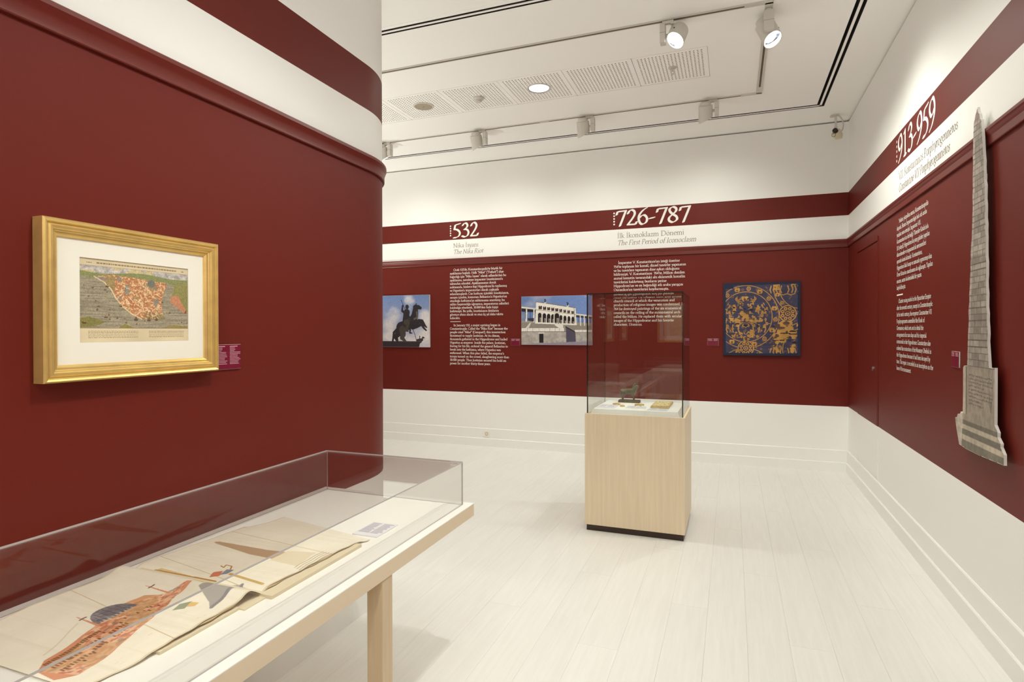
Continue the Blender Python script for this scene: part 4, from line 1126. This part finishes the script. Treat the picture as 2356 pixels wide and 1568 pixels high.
    for i in range(4): c.line([P(-1.285 + .012 * i, 1.47 - .004 * i), P(-1.285 + .012 * i, 1.61)], .003, (176, 156, 120), asp)
    # twisted column, small red roofs, distant marks
    c.line([P(-1.43, 1.362), P(-1.285, 1.342)], .011, (206, 174, 100), asp)
    for i in range(18): p = P(-1.43 + .008 * i, 1.362 - .0011 * i); c.rect(p[0] - .005, p[1] - .003, p[0] + .005, p[1] + .002, (160, 122, 56), .8)
    c.line([P(-1.51, 1.40), P(-1.49, 1.392), P(-1.50, 1.412), P(-1.475, 1.41), P(-1.46, 1.39)], .004, (170, 120, 52), asp)
    c.poly([P(-1.475, 1.325), P(-1.49, 1.355), P(-1.47, 1.372), P(-1.45, 1.34)], R2); c.poly([P(-1.455, 1.345), P(-1.47, 1.385), P(-1.445, 1.39), P(-1.44, 1.36)], (126, 134, 146))
    c.poly([P(-1.39, 1.13), P(-1.405, 1.165), P(-1.385, 1.19), P(-1.37, 1.15)], (150, 156, 130)); c.poly([P(-1.375, 1.16), P(-1.385, 1.185), P(-1.36, 1.19), P(-1.355, 1.17)], (224, 186, 116))
    for _ in range(60):
        y = .88 + .95 * r.rand(); x = -1.40 + .12 * r.rand(); p = P(x, y); c.rect(p[0], p[1], p[0] + .004 + .008 * r.rand(), p[1] + .003, (196, 178, 148), .35)
    return c
def plain_paper(w_, h_, seed):
    c = Canvas(w_, h_, (232, 221, 194)); c.mod(c.noise(5, 4, 3, seed), .05); c.put((c.Y > .97) | (c.Y < .02), (180, 146, 92), .8); return c
for i, (a, b, df, db, k) in enumerate(((1.03, 1.69, .008, .004, 2.8), (1.04, 1.66, .012, .006, 2.0), (1.05, 1.68, .006, .010, 1.2))):
    sheet(plain_paper(150, 24, 20 + i), 'leaf', a, b, df, db, k)
sheet(paint_album(), 'foldout_sheet', .822, 1.89, 0, 0, 0)
# caption card on the deck
def card(label, x0, x1, y0, y1, z, th=.004, rows=6, tilt=0, group=None):
    t = thing('caption_card', label, 'card', ((x0 + x1) / 2, (y0 + y1) / 2, z))
    hx, hy = (x1 - x0) / 2, (y1 - y0) / 2
    MB().box(-hx, hx, -hy, hy, 0, th).build('card', M_CARD, t)
    mb = MB(); r = random.Random(int(x0 * 1000))
    for cidx in range(2):
        for k in range(rows):
            v = hy - hy * .2 - k * (hy * 1.5 / rows); u0 = -hx * .9 + cidx * hx * .95
            mb.box(u0, u0 + hx * (.6 + .28 * r.random()), v - hy * .07, v + hy * .04, th, th + .0004)
    mb.build('card_print', M_CARDTXT, t)
    return t
card('white caption card on the table deck beside the open album', -1.322, -1.214, 1.822, 1.966, DZ, rows=9)

# ------------------------------------------------------------------ glass case on maple pedestal
px0, px1, py0, py1, PT = -1.068, -.320, 4.440, 5.150, .906
pc = thing('glass_case', 'tall glass case on a pale maple pedestal with dark plinth', 'display case', ((px0 + px1) / 2, (py0 + py1) / 2, 0))
qx, qy = (px0 + px1) / 2, (py0 + py1) / 2
L = lambda a, b, c_, d: (a - qx, b - qx, c_ - qy, d - qy)
MB().box(*L(px0 + .012, px1 - .012, py0 + .012, py1 - .012), 0, .046).build('plinth', M_PLINTH, pc)
# four veneered boards and a narrow top rim
b = MB(); b.box(*L(px0, px1, py0, py0 + .018), .046, PT)
b.build('front_panel', M_MAPLE, pc, bevel=.0015)
MB().box(*L(px0, px1, py1 - .018, py1), .046, PT).build('back_panel', M_MAPLE, pc, bevel=.0015)
MB().box(*L(px0, px0 + .018, py0 + .018, py1 - .018), .046, PT).build('side_panel', M_MAPLE, pc, bevel=.0015)
MB().box(*L(px1 - .018, px1, py0 + .018, py1 - .018), .046, PT).build('side_panel', M_MAPLE, pc, bevel=.0015)
gx0, gx1, gy0, gy1, GT, gt = px0 + .014, px1 - .014, py0 + .014, py1 - .014, 1.834, .008
DV = .938
MB().frustum(L(gx0 + .010, gx1 - .010, gy0 + .010, gy1 - .010), L(gx0 + .042, gx1 - .042, gy0 + .042, gy1 - .042), PT - .03, DV).build('deck', M_DECK, pc)
zb = PT - .012
pane(pc, 'glass_pane', *L(gx0, gx1, gy0, gy0 + gt), zb, GT - gt, 'y', M_GLASS, M_EDGE)
pane(pc, 'glass_pane', *L(gx0, gx1, gy1 - gt, gy1), zb, GT - gt, 'y', M_GLASS, M_EDGE)
pane(pc, 'glass_pane', *L(gx0, gx0 + gt, gy0 + gt, gy1 - gt), zb, GT - gt, 'x', M_GLASS, M_EDGE)
pane(pc, 'glass_pane', *L(gx1 - gt, gx1, gy0 + gt, gy1 - gt), zb, GT - gt, 'x', M_GLASS, M_EDGE)
pane(pc, 'glass_top', *L(gx0, gx1, gy0, gy1), GT - gt, GT, 'z', M_GLASS, M_EDGE)

card('white caption card touching a flat ochre stone fragment inside the glass case', -1.000, -.862, 4.555, 4.760, DV, rows=5)
card('white caption card in front of the thin gold ornament, inside the glass case', -.782, -.632, 4.612, 4.720, DV, rows=4)
card('white caption card in front of the carved plaque, inside the glass case', -.604, -.456, 4.535, 4.640, DV, rows=4)

# carved plaque
pl = thing('carved_plaque', 'carved ivory-yellow plaque lying beside its caption card in the glass case', 'plaque', (-.527, 4.85, DV))
MB().box(-.070, .070, -.185, .185, 0, .016).build('slab', mat('old_ivory', (214, 188, 132), .5, noise=(30, .12, (1, 1, 1))), pl, bevel=.002)
c = Canvas(60, 150, (222, 200, 144)); k = c.noise(18, 44, 2, 8); c.put(k > .55, (238, 224, 182)); c.put(k < .4, (182, 146, 84)); 
c.put((c.X < .1) | (c.X > .9) | (c.Y < .06) | (c.Y > .94), (216, 190, 132))
hq = (k - .5) * .004 * ((c.X > .1) & (c.X < .9) & (c.Y > .06) & (c.Y < .94))
picture(c, lambda X, Y: (-.068 + X * .136, .183 - Y * .366, .0168 + hq + .001), 'relief', pl)
# small fragments
M_OCH = mat('ochre_stone', (206, 170, 112), .5, noise=(60, .15, (1, 1, 1)))
M_GOLDP = mat('thin_gold', (222, 190, 96), .35, metal=.6)
fa = MB(); fa.lathe([(0, 0), (.030, 0), (.034, .004), (.033, .009), (.020, .012), (0, .012)], n=7)
tag(fa.build('stone_fragment', M_OCH, None, (-.888, 4.802, DV), (0, 0, .3)), 'flat ochre stone fragment at the back edge of a caption card', 'fragment')
fb = MB(); fb.lathe([(0, 0), (.022, 0), (.024, .005), (.015, .012), (0, .014)], n=6)
tag(fb.build('stone_fragment', M_OCH, None, (-.822, 4.70, DV), (0, 0, .8)), 'small pointed ochre fragment between two caption cards', 'fragment')
gd = thing('gold_ornament', 'thin gold ornament with two prongs in front of the bronze figurine', 'ornament', (-.706, 4.83, DV))
MB().lathe([(0, .002), (.036, .002), (.040, .004), (.036, .007), (.012, .010), (0, .010)], n=24).build('disc', M_GOLDP, gd, smooth=40)
for s_ in (-1, 1): MB().tube([(s_ * .015, -.02, .003), (s_ * .022, -.07, .003), (s_ * .024, -.105, .003)], .0025).build('prong', M_GOLDP, gd)

# bronze figurine of an animal
fg = thing('bronze_figurine', 'small green-brown bronze animal figurine on a flat base inside the glass case', 'figurine', (-.812, 4.985, DV))
MB().frustum((-.090, .090, -.038, .038), (-.087, .087, -.035, .035), 0, .022).build('base', M_BRONZE, fg, bevel=.002)
def skin(name, verts, edges, radii, mt, parent, root=0, sub=2):
    me = bpy.data.meshes.new(name); me.from_pydata(verts, edges, [])
    o = bpy.data.objects.new(name, me); C.objects.link(o); o.parent = parent
    o.modifiers.new('skin', 'SKIN'); s2 = o.modifiers.new('sub', 'SUBSURF'); s2.levels = sub; s2.render_levels = sub
    sv = me.skin_vertices[0].data
    for i, rr in enumerate(radii): sv[i].radius = (rr, rr) if not isinstance(rr, tuple) else rr
    for i in range(len(verts)): sv[i].use_root = (i == root)
    me.materials.append(mt);     o.modifiers['skin'].use_smooth_shade = True
    return o
V = [(-.012, 0, .092), (-.048, 0, .092), (.028, 0, .092), (.045, 0, .104), (.056, 0, .128), (.048, 0, .146), (.068, 0, .142), (.083, 0, .130),      # 0 trunk,1 rump,2 chest,3 neck base,4 neck,5 crown,6 head,7 muzzle
     (-.056, .013, .068), (-.066, .014, .050), (-.052, .014, .024), (-.056, -.013, .068), (-.066, -.014, .050), (-.052, -.014, .024),           # hind legs
     (.034, .013, .068), (.034, .014, .044), (.034, .014, .022), (.034, -.013, .068), (.042, -.014, .044), (.040, -.014, .022),                    # fore legs
     (-.066, 0, .102), (-.074, 0, .088)]
Ed = [(0, 1), (0, 2), (2, 3), (3, 4), (4, 5), (4, 6), (6, 7), (1, 8), (8, 9), (9, 10), (1, 11), (11, 12), (12, 13), (2, 14), (14, 15), (15, 16), (2, 17), (17, 18), (18, 19), (1, 20), (20, 21)]
Rd = [.025, .027, .025, .021, .017, .011, .014, .009, .013, .0068, .0062, .013, .0068, .0062, .0095, .0075, .0072, .0095, .0075, .0072, .010, .006]
skin('body', V, Ed, Rd, M_BRONZE, fg, 0)
mn = MB(); mn.tube([(.030, 0, .122), (.038, 0, .142), (.047, 0, .158), (.058, 0, .160)], [.006, .009, .009, .005])
mn.build('mane', M_BRONZE, fg, smooth=50)
MB().tube([(-.030, 0, .112), (-.026, 0, .120), (-.018, 0, .121), (-.012, 0, .114)], .0035).build('saddle_loop', M_BRONZE, fg, smooth=50)

# ------------------------------------------------------------------ ceiling fixtures
TRX, TRY0, TRY1, TRZ = .242, 4.410, 6.070, ZC
tr = thing('lighting_track', 'white recessed lighting track running round the ceiling in a rectangle', 'lighting track', (TRX, TRY0, TRZ))
def rail(name, x0, x1, y0, y1, along):
    o = MB().box(x0 - TRX, x1 - TRX, y0 - TRY0, y1 - TRY0, -.010, 0).build(name, M_FIX, tr)
    w2 = .008
    if along == 'x': MB().box(x0 - TRX, x1 - TRX, (y0 + y1) / 2 - w2 - TRY0, (y0 + y1) / 2 + w2 - TRY0, -.0106, -.0098).build('groove', M_GROOVE, o)
    else: MB().box((x0 + x1) / 2 - w2 - TRX, (x0 + x1) / 2 + w2 - TRX, y0 - TRY0, y1 - TRY0, -.0106, -.0098).build('groove', M_GROOVE, o)
rail('rail', -5.3, TRX - .16, TRY0 - .018, TRY0 + .018, 'x'); rail('rail', -5.3, TRX - .16, TRY1 - .014, TRY1 + .014, 'x')
rail('rail', TRX - .026, TRX + .026, TRY0 + .16, TRY1 - .10, 'y')
for yy, sg in ((0, 1), (TRY1 - TRY0, -1)):
    MB().box(-.16, .026, yy - .018, yy + .018, -.012, 0).box(-.026, .026, min(yy, yy + sg * .16), max(yy, yy + sg * .16), -.012, 0).build('corner_connector', M_FIX, tr)
MB().box(-1.95 - TRX, -1.85 - TRX, TRY1 - TRY0 - .016, TRY1 - TRY0 + .016, -.012, 0).build('straight_connector', M_FIX, tr)

def spotlight(label, loc, rotz, aim, watt, cone, group=None, glow=True):
    t = thing('track_spotlight', label, 'spotlight', loc, rotz, group)
    MB().box(-.045, .035, -.014, .014, -.034, -.0125).build('adapter', M_FIX, t, bevel=.002)
    MB().cyl((-.035, 0, -.034), (-.035, 0, -.042), .014).build('lock_knob', M_FIX, t, smooth=40)
    gb = MB()
    prof = [(-.034, -.034), (.034, -.034), (.034, -.172), (-.034, -.172)]
    gb.add([(x_, y_, z_) for x_ in (.012, .050) for (y_, z_) in [(-.022, -.030), (.022, -.030), (.034, -.046), (.034, -.172), (-.034, -.172), (-.034, -.046)]],
           [(5, 4, 3, 2, 1, 0), (6, 7, 8, 9, 10, 11)] + [(k, (k + 1) % 6, 6 + (k + 1) % 6, 6 + k) for k in range(6)])
    gb.build('gear_box', M_FIX, t, bevel=.002)
    MB().box(.0115, .0505, -.0345, .0345, -.104, -.1025).build('seam', M_GROOVE, t)
    piv = Vector((-.072, 0, -.125))
    MB().cyl((.014, 0, -.118), (-.010, 0, -.118), .014).build('pivot', M_FIX, t, smooth=40)
    # head: local axis -Z is the beam, front rim cut at a slant
    wl = Matrix.Translation(Vector(loc)) @ Matrix.Rotation(rotz, 4, 'Z')
    d = (wl.inverted() @ Vector(aim) - piv).normalized()
    qt = d.to_track_quat('-Z', 'Y')
    hd = MB().lathe([(0, .098), (.044, .098), (.047, .094), (.050, .068), (.064, .062), (.066, .056), (.066, -.074), (.0625, -.074), (.058, -.04), (.030, .012), (.030, .014)],
                    n=36, skew=[0, 0, 0, 0, 0, 0, .42, .42, .42, .15, 0])
    h_ = hd.build('head', M_FIX, t, piv, qt.to_euler(), smooth=35)
    MB().lathe([(.0615, -.060), (.050, -.030)], n=36, skew=[.36, 0]).build('reflector', M_REFL, h_, smooth=60, fix=False)
    MB().lathe([(.0595, -.036), (0, -.036)], n=36).build('lens', M_LAMP, h_, fix=False)
    MB().cyl((.0, .064, -.02), (.0, .070, -.02), .005, n=10).build('screw', M_BLACK, h_)
    wp = wl @ (piv + d * .125)
    lt = spot_light('lamp', wp, aim, watt, cone, blend=1.0, radius=.04)
    lt.parent = t; lt.matrix_parent_inverse = wl.inverted()
    return t
GRP = 'spotlights on the rail facing the back wall'
for X_, what in ((-3.873, 'the bronze rider board'), (-2.632, 'the 532 paragraph'), (-1.400, 'the 726-787 paragraph'), (-.170, 'the textile board')):
    spotlight('white track spotlight seen from behind, on the rail above ' + what, (X_, TRY1, ZC), 0, (X_ - .12, YB, 1.45), 34, 134, GRP)
spotlight('lit white track spotlight hanging beside the perforated ceiling tiles', (-.442, TRY0, ZC), math.pi, (-.95, 2.3, .9), 40, 100)
spotlight('lit white track spotlight at the rail corner, turned to the obelisk wall', (TRX, TRY0 + .10, ZC), -math.pi / 2, (XR, 4.62, 1.7), 22, 135)

# recessed downlight, detector, loudspeaker, sprinkler
TYC = (TY0 + TY1) / 2
dl = thing('recessed_downlight', 'round recessed downlight with ribbed glass glowing in a perforated tile', 'downlight', (-1.691, TYC, ZC))
MB().lathe([(.098, 0), (.112, 0), (.114, -.004), (.108, -.007), (.100, -.005), (.098, 0)], n=40).build('rim', M_FIX, dl, smooth=40)
MB().lathe([(.100, -.004), (.097, -.001), (.090, .001)], n=40).build('inner_ring', mat('bronze_ring', (110, 70, 48), .4, metal=.4), dl, smooth=40, fix=False)
gm = MB()
nn = 40
vs = [(0, 0, -.0005)]
for i in range(nn): a = 2 * math.pi * i / nn; vs.append((.0955 * math.cos(a), .0955 * math.sin(a), -.0012 if i % 2 else -.0005))
gm.add(vs, [(0, 1 + (i + 1) % nn, 1 + i) for i in range(nn)]); gm.build('glass', M_DOWN, dl, fix=False)
sd = thing('smoke_detector', 'small cream smoke detector on a perforated ceiling tile', 'smoke detector', (-2.308, TYC, ZC))
MB().lathe([(0, 0), (.052, 0), (.053, -.012), (.046, -.022), (.040, -.026), (0, -.026)], n=36).build('base', M_FIX, sd, smooth=35)
MB().lathe([(.026, -.026), (.026, -.040), (.022, -.046), (0, -.046)], n=28).build('sensor_cap', M_FIX, sd, smooth=35)
sp = thing('ceiling_speaker', 'round grey-white loudspeaker grille set in a perforated ceiling tile', 'speaker', (-2.915, TYC, ZC))
MB().lathe([(.088, 0), (.103, 0), (.104, -.004), (.098, -.008), (.090, -.008), (.088, -.004)], n=44).build('rim', M_FIX, sp, smooth=35)
MB().lathe([(.089, -.005), (0, -.007)], n=44).build('grille', mat('speaker_grille', (168, 156, 138), .7, noise=(220, .12, (1, 1, 1))), sp, fix=False)
MB().box(-.006, .006, -.0015, .0015, -.009, -.0065).build('badge', M_GROOVE, sp)
sk = thing('sprinkler', 'small fire sprinkler head hanging from the end ceiling tile', 'sprinkler', (-.480, TYC, ZC))
MB().lathe([(.012, 0), (.036, 0), (.034, -.006), (.014, -.010), (.012, 0)], n=28).build('escutcheon', M_FIX, sk, smooth=40)
MB().cyl((0, 0, 0), (0, 0, -.032), .009, n=14).build('body', M_FIX, sk)
MB().tube([(-.010, 0, -.028), (-.013, 0, -.042), (-.004, 0, -.056), (.004, 0, -.056), (.013, 0, -.042), (.010, 0, -.028)], .0025).build('yoke', M_FIX, sk)
MB().cyl((0, 0, -.056), (0, 0, -.058), .015, n=16).build('deflector', M_FIX, sk)

# security camera
cc = thing('security_camera', 'small white security camera on a ceiling stem in the far corner', 'security camera', (1.025, 6.985, ZC))
MB().lathe([(0, 0), (.032, 0), (.032, -.012), (.012, -.020), (0, -.020)], n=24).box(-.052, -.02, -.012, .012, -.022, -.008).build('bracket', M_FIX, cc, smooth=40)
MB().cyl((0, 0, -.015), (0, 0, -.145), .011).build('stem', M_FIX, cc, smooth=40)
MB().cyl((0, -.016, -.142), (0, .016, -.142), .018).build('joint', M_FIX, cc, smooth=40)
hb = MB(); hb.box(-.034, .034, -.055, .055, -.030, .030)
hb.build('housing', mat('camera_cream', (206, 196, 168), .4), cc, (.018, .005, -.205), (math.radians(-18), 0, math.radians(-28)), bevel=.006)
lo = MB().cyl((0, -.055, 0), (0, -.082, 0), .026, .024).build('lens', M_BLACK, cc, (.018, .005, -.205), (math.radians(-18), 0, math.radians(-28)), smooth=40)
MB().tube([(-.014 + .018 * math.cos(t) - .02, -.105, -.242 + .020 * math.sin(t)) for t in [2 * math.pi * i / 20 for i in range(21)]], .0022, 6).build('cap_ring', M_GROOVE, cc, smooth=60)
MB().tube(catm := [(.030, .01, -.012), (.046, .01, -.028), (.066, .01, -.07), (.074, .01, -.115), (.066, .012, -.16), (.040, .012, -.192)], .0065, 8).build('cable', M_FIX, cc, smooth=60)

# power socket in the baseboard
so = thing('power_socket', 'single white round-pin power socket on the white baseboard of the back wall', 'socket', (-3.070, YB - .0125, .128))
MB().box(-.040, .040, -.009, 0, 0, .080).build('plate', M_SOCK, so, bevel=.004)
MB().lathe([(.0215, 0), (.0215, .003), (.0185, .003), (.0175, -.004), (0, -.004)], n=28).build('well', mat('socket_well', (150, 140, 122), .5), so, (0, -.0095, .040), (math.pi / 2, 0, 0), smooth=40)
for s_ in (-1, 1): MB().cyl((s_ * .0095, -.006, .040), (s_ * .0095, -.0045, .040), .003, n=10).build('pin_hole', M_BLACK, so)
